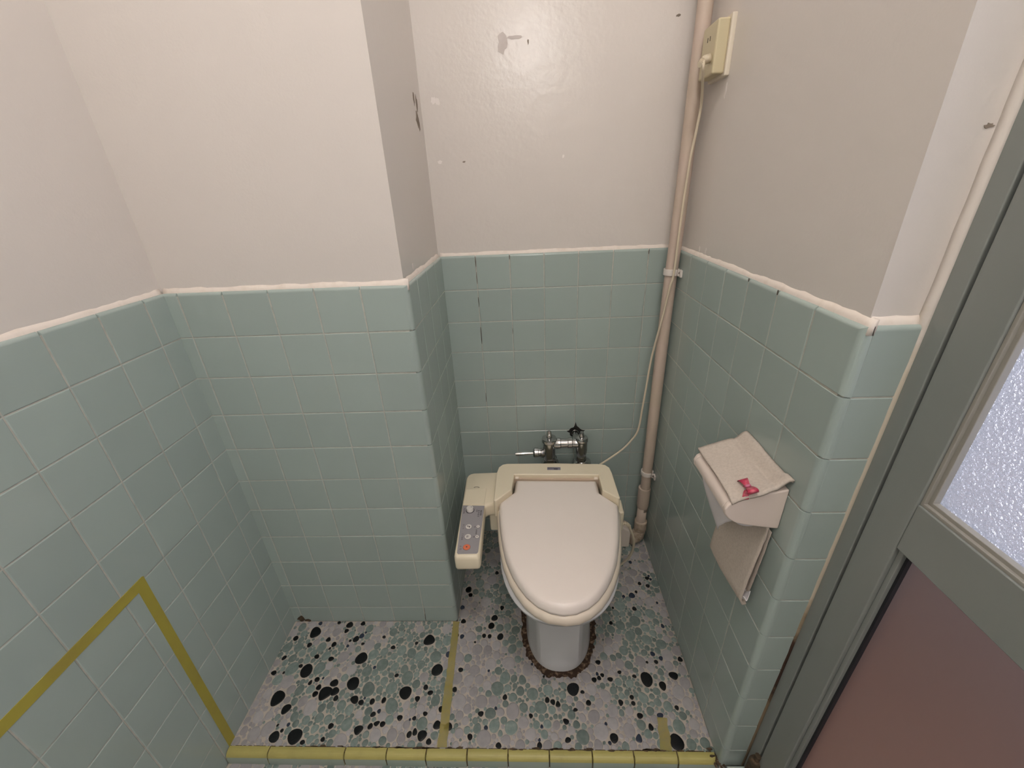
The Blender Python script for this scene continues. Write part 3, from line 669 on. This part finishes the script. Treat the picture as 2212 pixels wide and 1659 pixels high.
dl = obj('dial_knob', bm, M_btn, ca_, smooth=True); md = dl.modifiers.new('e', 'EDGE_SPLIT'); md.split_angle = math.radians(40)
bm = bmesh.new(); add_box(bm, (-.2485, -.1965, .4113), (-.2470, -.1940, .4119)); obj('dial_mark', bm, M_ink, dl)
def button(x, y, r, m, icon=None):
    bm = bmesh.new(); add_lathe(bm, [(r, 0), (r, .0010), (r * .92, .0016), (.0001, .0017)], (x, y, .4006), (0, 0, 1), 26)
    o = obj('button', bm, m, ca_, smooth=False)
    bm = bmesh.new(); add_lathe(bm, [(r + .0008, 0), (r + .0008, .0004), (r * .97, .00045)], (x, y, .4007), (0, 0, 1), 26); obj('button_ring', bm, M_ink2, ca_)
    if icon:
        bm = bmesh.new()
        for (a, b, c_, d_) in icon: add_box(bm, (x + a, y + b, .4021), (x + c_, y + d_, .4026))
        obj('icon', bm, M_ink, o)
    return o
button(-.2455, -.262, .0086, M_btn, [(-.0045, -.0005, .0035, .0012), (.0010, -.0040, .0035, -.0005), (-.0050, .0010, -.0030, .0024)])
button(-.2420, -.298, .0089, M_btn, [(-.0045, .0020, .0000, .0028), (-.0045, -.0008, -.0005, .0000), (-.0045, -.0036, .0000, -.0028), (-.0005, -.0030, .0003, .0024), (.0022, -.003, .0028, -.001), (.0022, .0006, .0028, .0026)])
button(-.2395, -.334, .0094, M_orange, [(-.0018, -.0018, .0018, .0018)])
button(-.2195, -.261, .0050, M_btn, [(-.0024, -.0006, .0012, .0003)])
button(-.2170, -.298, .0053, M_btn, [(-.0022, -.0006, .0014, .0003), (-.0004, -.0014, .0004, .0012)])
# printed captions, reading down the arm
def caption(body, x, y, size, name='caption', m=None, rot=-PI / 2):
    cu = bpy.data.curves.new(name, 'FONT'); cu.body = body; cu.size = size; cu.align_x = 'CENTER'; cu.align_y = 'CENTER'
    tmp = bpy.data.objects.new('tmp', cu); COL.objects.link(tmp)
    dg = bpy.context.evaluated_depsgraph_get(); me = bpy.data.meshes.new_from_object(tmp.evaluated_get(dg)); bpy.data.objects.remove(tmp)
    me.materials.clear(); me.materials.append(m or M_ink2); me.name = name
    o = bpy.data.objects.new(name, me); COL.objects.link(o); o.parent = ca_
    o.location = (x, y, 0.40115); o.rotation_euler = (0, 0, rot + 0.055)
    so = o.modifiers.new('thick', 'SOLIDIFY'); so.thickness = 0.0002
    return o
caption('おしり', -.2605, -.262, .0062); caption('ビデ洗浄', -.2575, -.298, .0058); caption('止 切', -.2555, -.336, .0066)
caption('弱', -.2285, -.262, .0055); caption('強', -.2260, -.298, .0055); caption('水勢調節', -.2220, -.280, .0048)
caption('水温 便座', -.2690, -.200, .0055); caption('電源 節電', -.2190, -.207, .0052, m=M_ink); caption('高 中 低 切', -.2255, -.210, .0056, m=M_ink); caption('脱臭', -.2315, -.200, .0046)
bm = bmesh.new(); add_box(bm, (-.216, -.3665, .3715), (-.205, -.3655, .3735)); add_box(bm, (-.209, -.3667, .372), (-.2055, -.3655, .3748))
bm.free()
# bowl silicone: broken mortar scar round the foot
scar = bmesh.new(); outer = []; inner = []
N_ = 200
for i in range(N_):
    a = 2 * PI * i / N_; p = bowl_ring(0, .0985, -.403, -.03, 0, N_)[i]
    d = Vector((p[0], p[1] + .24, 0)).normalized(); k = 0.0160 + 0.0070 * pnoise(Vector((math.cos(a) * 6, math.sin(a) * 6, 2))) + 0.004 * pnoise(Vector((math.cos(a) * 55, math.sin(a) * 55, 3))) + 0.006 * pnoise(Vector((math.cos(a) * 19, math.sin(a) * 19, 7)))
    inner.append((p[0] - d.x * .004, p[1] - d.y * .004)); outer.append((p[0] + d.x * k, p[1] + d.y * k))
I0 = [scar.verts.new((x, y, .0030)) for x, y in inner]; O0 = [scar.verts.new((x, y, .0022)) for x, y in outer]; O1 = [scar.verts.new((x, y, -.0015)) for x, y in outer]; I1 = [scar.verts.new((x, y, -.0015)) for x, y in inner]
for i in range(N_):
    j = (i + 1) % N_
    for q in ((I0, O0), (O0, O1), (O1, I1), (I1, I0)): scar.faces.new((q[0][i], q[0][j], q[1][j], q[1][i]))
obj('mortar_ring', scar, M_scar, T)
# ribbed strain relief and hanging hose tail at the rear right of the bidet body
bm = bmesh.new()
pp = catmull([(.196, -.128, .292), (.214, -.124, .288), (.226, -.122, .274)], 7)
for i, p in enumerate(pp):
    d = (pp[min(i + 1, len(pp) - 1)] - pp[max(i - 1, 0)]).normalized(); add_lathe(bm, [(.0062 if i % 2 else .0045, -.0016), (.0062 if i % 2 else .0045, .0016)], p, d, 12)
obj('strain_relief', bm, M_cord, T)
bm = bmesh.new()
add_box(bm, (.150, -.16, .29), (.198, -.10, .365))
obj('side_tank', bm, M_unit, ub, bevel=0.006, segs=3)
bm = bmesh.new(); add_tube(bm, [(.226, -.122, .274), (.243, -.115, .222), (.250, -.105, .180), (.249, -.095, .135), (.240, -.08, .085), (.215, -.06, .03), (.19, -.04, .010)], .0042, 10)
obj('hose', bm, M_cord, T, smooth=True)

# ================================================================== FLUSH VALVE
F = empty('flush_valve', (0.8115, 0.302, 0.358), 0, 'worn chrome flush valve with side lever standing behind the toilet seat', 'flush valve')
F.location = (0, 0, 0)
LX, RX, VY = 0.8115, 0.9185, 0.302
ZB = 0.358
def vpart(name, prof, o, ax=(0, 0, 1), m=M_chrome, n=32):
    bm = bmesh.new(); add_lathe(bm, prof, o, ax, n)
    p = obj(name, bm, m, F, smooth=True); e = p.modifiers.new('e', 'EDGE_SPLIT'); e.split_angle = math.radians(32); return p
vpart('flange', [(.0225, 0), (.0225, .022), (.029, .024), (.0305, .028), (.0275, .036), (.0215, .040), (.0205, .046), (.0220, .048), (.0220, .054), (.017, .057)], (LX + .003, VY, ZB))
vpart('valve_body', [(.016, .030), (.0195, .046), (.0205, .052), (.0205, .112), (.0215, .116)], (LX, VY, ZB))
vpart('valve_cap', [(.0215, .114), (.0248, .117), (.0250, .126), (.0235, .130), (.0100, .132), (.0085, .136), (.0085, .144), (.0065, .146), (.0062, .155), (.003, .157), (.0001, .157)], (LX, VY, ZB))
vpart('flange', [(.0225, 0), (.0225, .020), (.0295, .022), (.0315, .026), (.0300, .034), (.022, .039), (.015, .042)], (RX + .003, VY, ZB))
vpart('stop_body', [(.0135, .014), (.0145, .034), (.0175, .040), (.0180, .052), (.0150, .058), (.0185, .072), (.0195, .084), (.0190, .112), (.0200, .116)], (RX, VY, ZB))
vpart('stop_cap', [(.0200, .115), (.0208, .117), (.0206, .126), (.0185, .130), (.0085, .132), (.0080, .142), (.0060, .150), (.0001, .150)], (RX, VY, ZB))
vpart('link_pipe', [(.0165, .015), (.0185, .020), (.0185, .036), (.0160, .038), (.0160, .060), (.0180, .062), (.0180, .074), (.0150, .076), (.0165, .080), (.0165, .094)], (LX, VY, .4655), (1, 0, 0))
vpart('wall_elbow', [(.0105, 0), (.0105, .072), (.0125, .073), (.0125, .082)], (hc.x - .002, VY, .459), (0, 1, 0))
vpart('lever_nut', [(.0125, .012), (.0160, .020), (.0160, .028), (.0140, .030), (.0140, .036), (.0168, .038), (.0168, .050), (.0130, .054)], (LX, VY, .4290), (-1, -.02, .03))
vpart('lever', [(.0045, .050), (.0056, .056), (.0066, .108), (.0060, .114), (.0001, .1155)], (LX, VY, .4290), (-1, -.02, -.01), M_chrome_b, 18)

# ================================================================== STANDING PIPE
Pp = empty('water_pipe', (0, 0, 0), 0, 'beige pipe running up the back right corner beside the toilet', 'pipe')
PX, PY, PR = 1.1505, 0.318, 0.0168
bm = bmesh.new(); add_tube(bm, [(PX + .006, PY, CEIL + .01), (PX + .005, PY, 1.3), (PX, PY, 0.9), (PX, PY, 0.16)], PR, 24, 10)
obj('pipe_run', bm, M_pipe, Pp, smooth=True)
def ppart(name, prof, o, ax, m, seg=24):
    bm = bmesh.new(); add_lathe(bm, prof, o, ax, seg); q = obj(name, bm, m, Pp, smooth=True); e = q.modifiers.new('e', 'EDGE_SPLIT'); e.split_angle = math.radians(32); return q
ppart('coupling', [(PR, .262), (.0205, .262), (.0212, .258), (.0205, .184), (.0185, .175), (PR, .175)], (PX - .002, PY, 0), (0, 0, 1), M_pipe)
bm = bmesh.new()
add_lathe(bm, [(.0165, .110), (.0220, .110), (.0225, .104), (.0225, .072), (.0205, .066)], (PX - .002, PY, 0), (0, 0, 1), 24)
add_tube(bm, [(PX - .002, PY, .085), (PX - .002, PY, .062), (PX - .009, PY - .003, .038), (PX - .020, PY - .006, .031), (PX - .030, PY - .008, .031)], .0205, 24, 6)
for k in range(4):
    add_lathe(bm, [(.0205, -.0012), (.0222, 0), (.0205, .0012)], (PX - .004 - .006 * k, PY - .003 * k, .060 - .008 * k), (-.25 * k, -.12 * k, -1 + .22 * k), 24)
q = obj('elbow', bm, M_pipe_old, Pp, smooth=True)
bm = bmesh.new(); add_lathe(bm, [(.0168, .03), (.0168, .18)], (PX - .002, PY, 0), (0, 0, 1), 24); obj('lower_pipe', bm, M_pipe, Pp, smooth=True)
def clamp(z, screw, dz):
    bm = bmesh.new(); n = 20; r0, r1 = PR + .0002, PR + .0042
    cx = PX + (.001 if z > .9 else 0)
    arc = [(cx + r1 * math.cos(a), PY + r1 * math.sin(a)) for a in [PI * 2 * (0.86 - 0.92 * i / n) - 0.2 for i in range(n + 1)]]
    arc_i = [(cx + r0 * math.cos(a), PY + r0 * math.sin(a)) for a in [PI * 2 * (0.86 - 0.92 * i / n) - 0.2 for i in range(n + 1)]][::-1]
    add_prism(bm, arc + arc_i, z - dz, z + dz)
    add_box(bm, (cx + .010, PY - .0225, z - dz), (XR + .012, PY - .0180, z + dz))
    o = obj('clamp', bm, M_clamp, Pp, bevel=0.0008)
    bm = bmesh.new(); add_box(bm, (XR - .006, PY - .034, z - dz - .002), (XR - .0005, PY - .020, z + dz)); obj('clamp_foot', bm, M_clamp, o, bevel=0.001)
    bm = bmesh.new(); add_lathe(bm, [(.0042, 0), (.0042, .002), (.0001, .003)], (cx + .0165, PY - .0222, z), (0, -1, 0), 12); obj('clamp_screw', bm, M_screw, o)
clamp(1.012, True, .0085); clamp(.328, False, .0075)
H = empty('drain_box', (0, 0, 0), 0, 'low cream box on floor behind toilet where pipe elbow ends', 'drain box')
bm = bmesh.new(); add_prism(bm, [(1.00, 0), (1.109, 0), (1.110, .068), (1.103, .083), (1.064, .108), (1.00, .114)], .293, .345, 'y')
obj('housing', bm, mat('drain_cream', (0.76, 0.67, 0.59), 0.4), H, bevel=0.006, segs=3)
bm = bmesh.new(); add_lathe(bm, [(.021, 0), (.024, .002), (.024, .008), (.021, .010)], (1.1095, .3085, .0310), (.93, .3, 0), 20); obj('socket_ring', bm, M_pipe_old, H)

# ================================================================== OUTLET + CORD
OU = empty('wall_outlet', (0, 0, 0), 0, 'yellowed surface socket box high on the right wall', 'socket')
bm = bmesh.new(); add_box(bm, (XR + PB + .001, .1985, 1.432), (XR + PB - .010, .287, 1.536)); obj('back_plate', bm, M_outlet_w, OU, bevel=0.0025)
bm = bmesh.new(); add_box(bm, (XR + PB - .009, .2040, 1.437), (XR + PB - .034, .281, 1.530)); ob = obj('socket_box', bm, M_outlet, OU, bevel=0.004, segs=3)
for zz in (1.463, 1.500):
    for yy in (.236, .249):
        bm = bmesh.new(); add_box(bm, (XR + PB - .0335, yy, zz), (XR + PB - .0345, yy + .002, zz + .008)); obj('socket_slot', bm, M_dark, ob)
CD = empty('power_cord', (0, 0, 0), 0, 'thin cream power cord hanging from the wall socket to the toilet seat', 'cord')
bm = bmesh.new()
add_lathe(bm, [(.0085, 0), (.0085, .012), (.006, .016)], (XR + PB - .0345, .222, 1.468), (-1, 0, -.25), 16)
pl = obj('plug', bm, M_cord, CD, smooth=True)
bm = bmesh.new()
for k in range(6): add_lathe(bm, [(.0048 if k % 2 else .0062, -.0016), (.0048 if k % 2 else .0062, .0016)], (XR + PB - .051 - .004 * k * .5, .220 - .0035 * k, 1.463 - .0018 * k), (-.5, -.9, -.45), 12)
obj('plug_sleeve', bm, M_cord, pl)
bm = bmesh.new()
add_tube(bm, [(1.131, .212, 1.462), (1.127, .200, 1.450), (1.134, .215, 1.434), (1.155, .262, 1.392), (1.155, .274, 1.336), (1.151, .277, 1.288), (1.149, .281, 1.207), (1.148, .283, 1.120), (1.1475, .2845, 1.013), (1.143, .289, .975), (1.135, .300, .882), (1.121, .31, .764), (1.116, .315, .669), (1.112, .32, .585), (1.105, .32, .498), (1.080, .315, .456), (1.046, .297, .433), (.99, .258, .421), (.972, .246, .418)], .0030, 10, 8)
obj('cord', bm, M_cord, CD, smooth=True)

# ================================================================== PAPER HOLDER
PH = empty('toilet_paper_holder', (0, 0, 0), 0, 'pinkish cream plastic toilet paper holder on the right wall', 'paper holder')
Y0, Y1 = -0.318, -0.172
prof = [(XR - .0005, .779), (1.127, .7705), (1.090, .7575), (1.0785, .750), (1.0735, .7395), (1.0755, .7285), (1.083, .7185), (1.095, .710), (1.113, .7045), (1.145, .6985), (XR - .0005, .6945)]
for y in (Y0, Y1 - .010):
    bm = bmesh.new(); add_prism(bm, prof, y, y + .010, 'y'); obj('end_panel', bm, M_holder, PH, bevel=0.003, segs=3)
bm = bmesh.new(); add_prism(bm, [(XR - .0005, .7775), (1.127, .769), (1.089, .7555), (1.0775, .7475), (1.0740, .739), (1.0760, .729), (1.0800, .7255), (1.0815, .730), (1.0800, .7385), (1.083, .745), (1.092, .7515), (1.128, .764), (XR - .0005, .772)], Y0 + .009, Y1 - .009, 'y')
obj('cover', bm, M_holder, PH, bevel=0.0012)
bm = bmesh.new(); add_box(bm, (XR - .005, Y0 + .008, .697), (XR - .0005, Y1 - .008, .775)); obj('back_board', bm, M_holder, PH)
RO = empty('toilet_paper_roll', (0, 0, 0), 0, 'white toilet paper roll inside the holder with loose torn sheet hanging', 'toilet paper')
bm = bmesh.new(); rc = (1.127, Y0 + .012, .7245); add_lathe(bm, [(.012, 0), (.034, 0), (.0345, .001), (.0345, .119), (.034, .120), (.012, .120)], rc, (0, 1, 0), 32); obj('roll', bm, M_paper, RO, smooth=True)
def sheet(name, m, grid, parent, thick, smooth=True):
    bm = bmesh.new(); V = [[bm.verts.new(p) for p in row] for row in grid]
    for a, b in zip(V, V[1:]):
        for i in range(len(a) - 1): bm.faces.new((a[i], a[i + 1], b[i + 1], b[i]))
    o = obj(name, bm, m, parent, smooth=smooth)
    s_ = o.modifiers.new('thick', 'SOLIDIFY'); s_.thickness = thick; s_.offset = 0
    return o
g_ = []
for i in range(15):
    t = i / 14; yf = -.176 - .045 * t ** 1.3; row = []
    for k in range(13):
        q = k / 12; y = yf + (-.300 - yf) * q
        zb = .598 + .112 * q ** .9
        z = .706 + (zb - .706) * t
        x = 1.0945 + .026 * t ** 1.2 + .0035 * math.sin(q * 9 + t * 2) * t + .0015 * math.sin(q * 23 + 1) * t
        row.append((x, y, z))
    g_.append(row)
sheet('loose_sheet', M_paper, g_, RO, .0005)

# terry cloth cover draped on the holder, with back flap and bow
CV = empty('terry_cover', (0, 0, 0), 0, 'beige terry cloth cover with crimson bow draped over the paper holder', 'cloth cover')
g_ = []
for i in range(29):
    t = i / 28; row = []
    for k in range(27):
        q = k / 26; y = -.168 + (-.3215 + .168) * q
        y += .0025 * math.sin(t * 9) * (1 if q > .95 else 0)
        # from the wall down the slope of the lid
        x = XR - .0015 + (1.0835 - XR) * t
        z = .7885 + (.7585 - .7885) * t + .0085 * math.exp(-((t - .05) / .10) ** 2) - .003 * math.exp(-((t - .24) / .07) ** 2)
        z += .0012 * math.sin(q * 7 + t * 4) + .0008 * pnoise(Vector((x * 300, y * 300, 1))) + .0016 * (1 - q) * t
        if q > .86: z += .0035 * (1 - t) - .012 * max(0, (q - .86) / .14) ** 2 * (t > .6) * (t - .6)
        row.append((x + .0006 * pnoise(Vector((y * 200, t * 9, 2))), y, z))
    g_.append(row)
sheet('top_cloth', M_terry, g_, CV, .0052)
# hanging flap: front layer, rolled hem, back layer nearer the wall
g_ = []
pathx = [(1.1585, .693), (1.158, .665), (1.154, .63), (1.150, .59), (1.1465, .55), (1.1445, .520), (1.1450, .507), (1.148, .499), (1.153, .4955), (1.158, .4985), (1.162, .506), (1.1645, .525), (1.1655, .56), (1.1662, .60), (1.1664, .640), (1.1664, .680)]
pv = catmull([(a, 0, b) for a, b in pathx], 3)
for i, p in enumerate(pv):
    row = []; t = i / (len(pv) - 1)
    for k in range(19):
        q = k / 18; y = -.176 + (-.312 + .176) * q
        sw = max(0, min(1, (.70 - p.z) / .2))
        x = p.x - .004 * sw * math.sin(q * 3.3 + .5) * (t < .5) + .0008 * pnoise(Vector((y * 90, p.z * 90, 3)))
        y2 = y + (.012 * (t > .62) * sw * q) + .001 * pnoise(Vector((p.z * 120, q, 6)))
        row.append((min(x, XR - .004), y2, p.z))
    g_.append(row)
sheet('hanging_flap', M_terry, g_, CV, .0022)
# white tissue tip peeking out of the fold
g_ = [[(1.1475 + .0135 * t + .0015 * math.sin(q * 9), -.292 - (.024 - .018 * abs(t - .45) ** 1.5) * q, .4995 + .034 * max(0, t - .4) ** 1.4 + .022 * max(0, .4 - t) + .012 * q * q + .002 * math.sin(q * 6 + t * 9)) for q in [k / 6 for k in range(7)]] for t in [i / 10 for i in range(11)]]
sheet('lining_tip', M_paper, g_, CV, .0006)
# bow
bow = bmesh.new(); bc = Vector((1.1120, -.3040, .7720))
bx = Vector((-.10, -.97, .22)).normalized(); bn = Vector((-.35, -.2, .9)).normalized(); by = bn.cross(bx).normalized()
def ribbon(pts, wv, w0):
    R = [[bow.verts.new(p - wv * w0 * k), bow.verts.new(p + wv * w0 * k)] for p, k in pts]
    for a, b in zip(R, R[1:]): bow.faces.new((a[0], a[1], b[1], b[0]))
for s in (1, -1):
    ribbon([(bc + bx * s * .0235 * math.sin(PI * t) * (1 if t < .5 else .97) + bn * (.002 + .011 * math.sin(2 * PI * t) * .55 + .004), .45 + .55 * math.sin(PI * t)) for t in [i / 14 for i in range(15)]], by, .0085)
    ribbon([(bc + bx * s * (.004 + .013 * t) - by * (.004 + .006 * t) * (1 if s > 0 else .3) + bn * (.002 + .002 * math.sin(5 * t)) - Vector((0, 0, .009 * t * t)), .5 + .5 * t) for t in [i / 8 for i in range(9)]], (by + bx * .4 * s).normalized(), .0056)
o = obj('ribbon_bow', bow, M_bow, CV, smooth=True); s_ = o.modifiers.new('t', 'SOLIDIFY'); s_.thickness = .0006
bm = bmesh.new(); bmesh.ops.create_uvsphere(bm, u_segments=12, v_segments=8, radius=.0040)
for v in bm.verts: v.co = bc + bn * (.0075 + v.co.z * .8) + bx * v.co.x + by * v.co.y * 1.3
obj('bow_knot', bm, mat('knot_pink', (0.55, 0.16, 0.26), 0.3), o, smooth=True)

# ================================================================== DOOR
DR = empty('door_1', (0, 0, 0), kind='structure')
DR.location = (XDOOR, -0.3575, 1.07); DR.rotation_euler = (0, math.radians(1.0), 0)
def dpart(name, a, b, m, bevel=0.0015, parent=DR):
    # a, b in room coordinates before the slight lean
    o_ = Vector((XDOOR, -0.3575, 1.07)); bm = bmesh.new(); add_box(bm, Vector(a) - o_, Vector(b) - o_)
    return obj(name, bm, m, parent, bevel=bevel, kind='structure')
ZD0, ZD1 = -0.045, 2.02
YH = -1.12
dpart('jamb', (XDOOR, -0.3575, ZD0), (XDOOR + .055, -0.3835, ZD1 + .03), M_door)
dpart('jamb', (XDOOR, YH - .004, ZD0), (XDOOR + .055, YH - .03, ZD1 + .03), M_door)
dpart('head', (XDOOR, -0.3835, ZD1 + .004), (XDOOR + .055, YH - .004, ZD1 + .03), M_door)
dpart('gasket', (XDOOR + .030, -0.3830, ZD0), (XDOOR + .050, -0.3895, ZD1), M_rubber, 0)
leaf = dpart('stile', (XDOOR, -0.3885, 0.0), (XDOOR + .036, -0.4400, ZD1), M_door, 0.002)
dpart('stile', (XDOOR, YH, 0.0), (XDOOR + .036, YH + .0515, ZD1), M_door, 0.002)
dpart('mid_rail', (XDOOR, -0.4405, 0.782), (XDOOR + .036, YH + .0515, 0.8565), M_door, 0.0015)
dpart('bottom_rail', (XDOOR, -0.4405, 0.0), (XDOOR + .036, YH + .0515, 0.10), M_door, 0.0015)
dpart('top_rail', (XDOOR, -0.4405, 1.93), (XDOOR + .036, YH + .0515, ZD1), M_door, 0.0015)
# glazing beads: two thin steps round each pane
def beads(z0, z1, mb):
    for (dx, t) in ((0.0025, 0.0045), (0.007, 0.0095)):
        dpart('glazing_bead', (XDOOR + dx, -0.4402, z0), (XDOOR + .016, -0.4402 - t, z1), mb, 0.0008)
        dpart('glazing_bead', (XDOOR + dx, -0.4402, z0 - .0005), (XDOOR + .016, YH + .05, z0 + t), mb, 0.0008)
        dpart('glazing_bead', (XDOOR + dx, -0.4402, z1 - t), (XDOOR + .016, YH + .05, z1), mb, 0.0008)
beads(0.8567, 1.9295, M_bead)
dpart('glazing_bead', (XDOOR + .006, -0.4402, 0.10), (XDOOR + .018, -0.4475, 0.7815), M_door, 0.001)
dpart('glazing_bead', (XDOOR + .012, -0.4402, 0.10), (XDOOR + .018, -0.4515, 0.7815), M_rubber, 0)
dpart('glass_pane', (XDOOR + .017, -0.441, 0.8568), (XDOOR + .021, YH + .051, 1.9294), M_glass_fig, 0)
dpart('lower_pane', (XDOOR + .018, -0.441, 0.0995), (XDOOR + .022, YH + .051, 0.7825), M_glass_sat, 0)
# grimy floor pivot at the foot of the gap
bm = bmesh.new(); add_lathe(bm, [(.013, -.02), (.013, .075), (.0105, .082), (.006, .084), (.006, .10), (.0001, .101)], (-.004, -.028, -1.06), (0, 0, 1), 16)
add_box(bm, (-.012, -.044, -1.09), (.014, -.012, -1.055)); obj('floor_pivot', bm, M_grime, DR, kind='structure')

# hall beyond the door, seen only through the panes
hx0, hx1 = XDOOR + .06, 2.15
wall('floor.002', [((XDOOR + .03, YREAR, -0.12), (hx1 + .1, 1.4, -0.04))], M_wood)
wall('wall_hall', [((hx1, YREAR, -0.12), (hx1 + .08, 1.4, CEIL)), ((hx0, 1.4, -.12), (hx1 + .08, 1.46, CEIL)), ((hx0, YREAR - .06, -.12), (hx1 + .08, YREAR, CEIL))], M_hallwall)
wall('ceiling.001', [((hx0, YREAR, CEIL), (hx1 + .08, 1.46, CEIL + .06))], M_ceiling)

# ================================================================== GLOBE LAMPS (out of the picture)
for (LAMP, watts), (nm, lab) in zip(LAMPS, (('ceiling_lamp', 'round glass globe lamp close under the ceiling above the viewer'), ('pendant_lamp', 'round glass pendant lamp hanging from the ceiling behind the viewer'))):
    LA = empty(nm, (0, 0, 0), 0, lab, 'lamp')
    bm = bmesh.new(); bmesh.ops.create_uvsphere(bm, u_segments=24, v_segments=16, radius=.10)
    for v in bm.verts: v.co += LAMP
    mg = mat(nm + '_glow', (.8, .8, .8)); b = mg.node_tree.nodes['Principled BSDF']
    b.inputs['Emission Color'].default_value = (1.0, 0.968, 0.942, 1); b.inputs['Emission Strength'].default_value = watts / (4 * PI * .01 * PI)
    obj('globe', bm, mg, LA, smooth=True)
    bm = bmesh.new(); add_lathe(bm, [(.004, .09), (.004, CEIL - LAMP.z - .012), (.05, CEIL - LAMP.z - .010), (.05, CEIL - LAMP.z)], LAMP, (0, 0, 1), 16); obj('stem', bm, M_clamp, LA)

# every grouped thing gets its origin at its own foot
for e_, base in ((F, (LX, VY, .358)), (Pp, (PX, PY, 0)), (H, (1.055, .32, 0)), (OU, (XR, .243, 1.432)), (CD, (XR, .222, 1.468)), (PH, (XR, -.245, .695)), (RO, (1.127, -.245, .690)), (CV, (1.127, -.245, .775))):
    e_.location = Vector(base)
    for ch in e_.children: ch.location = ch.location - Vector(base)
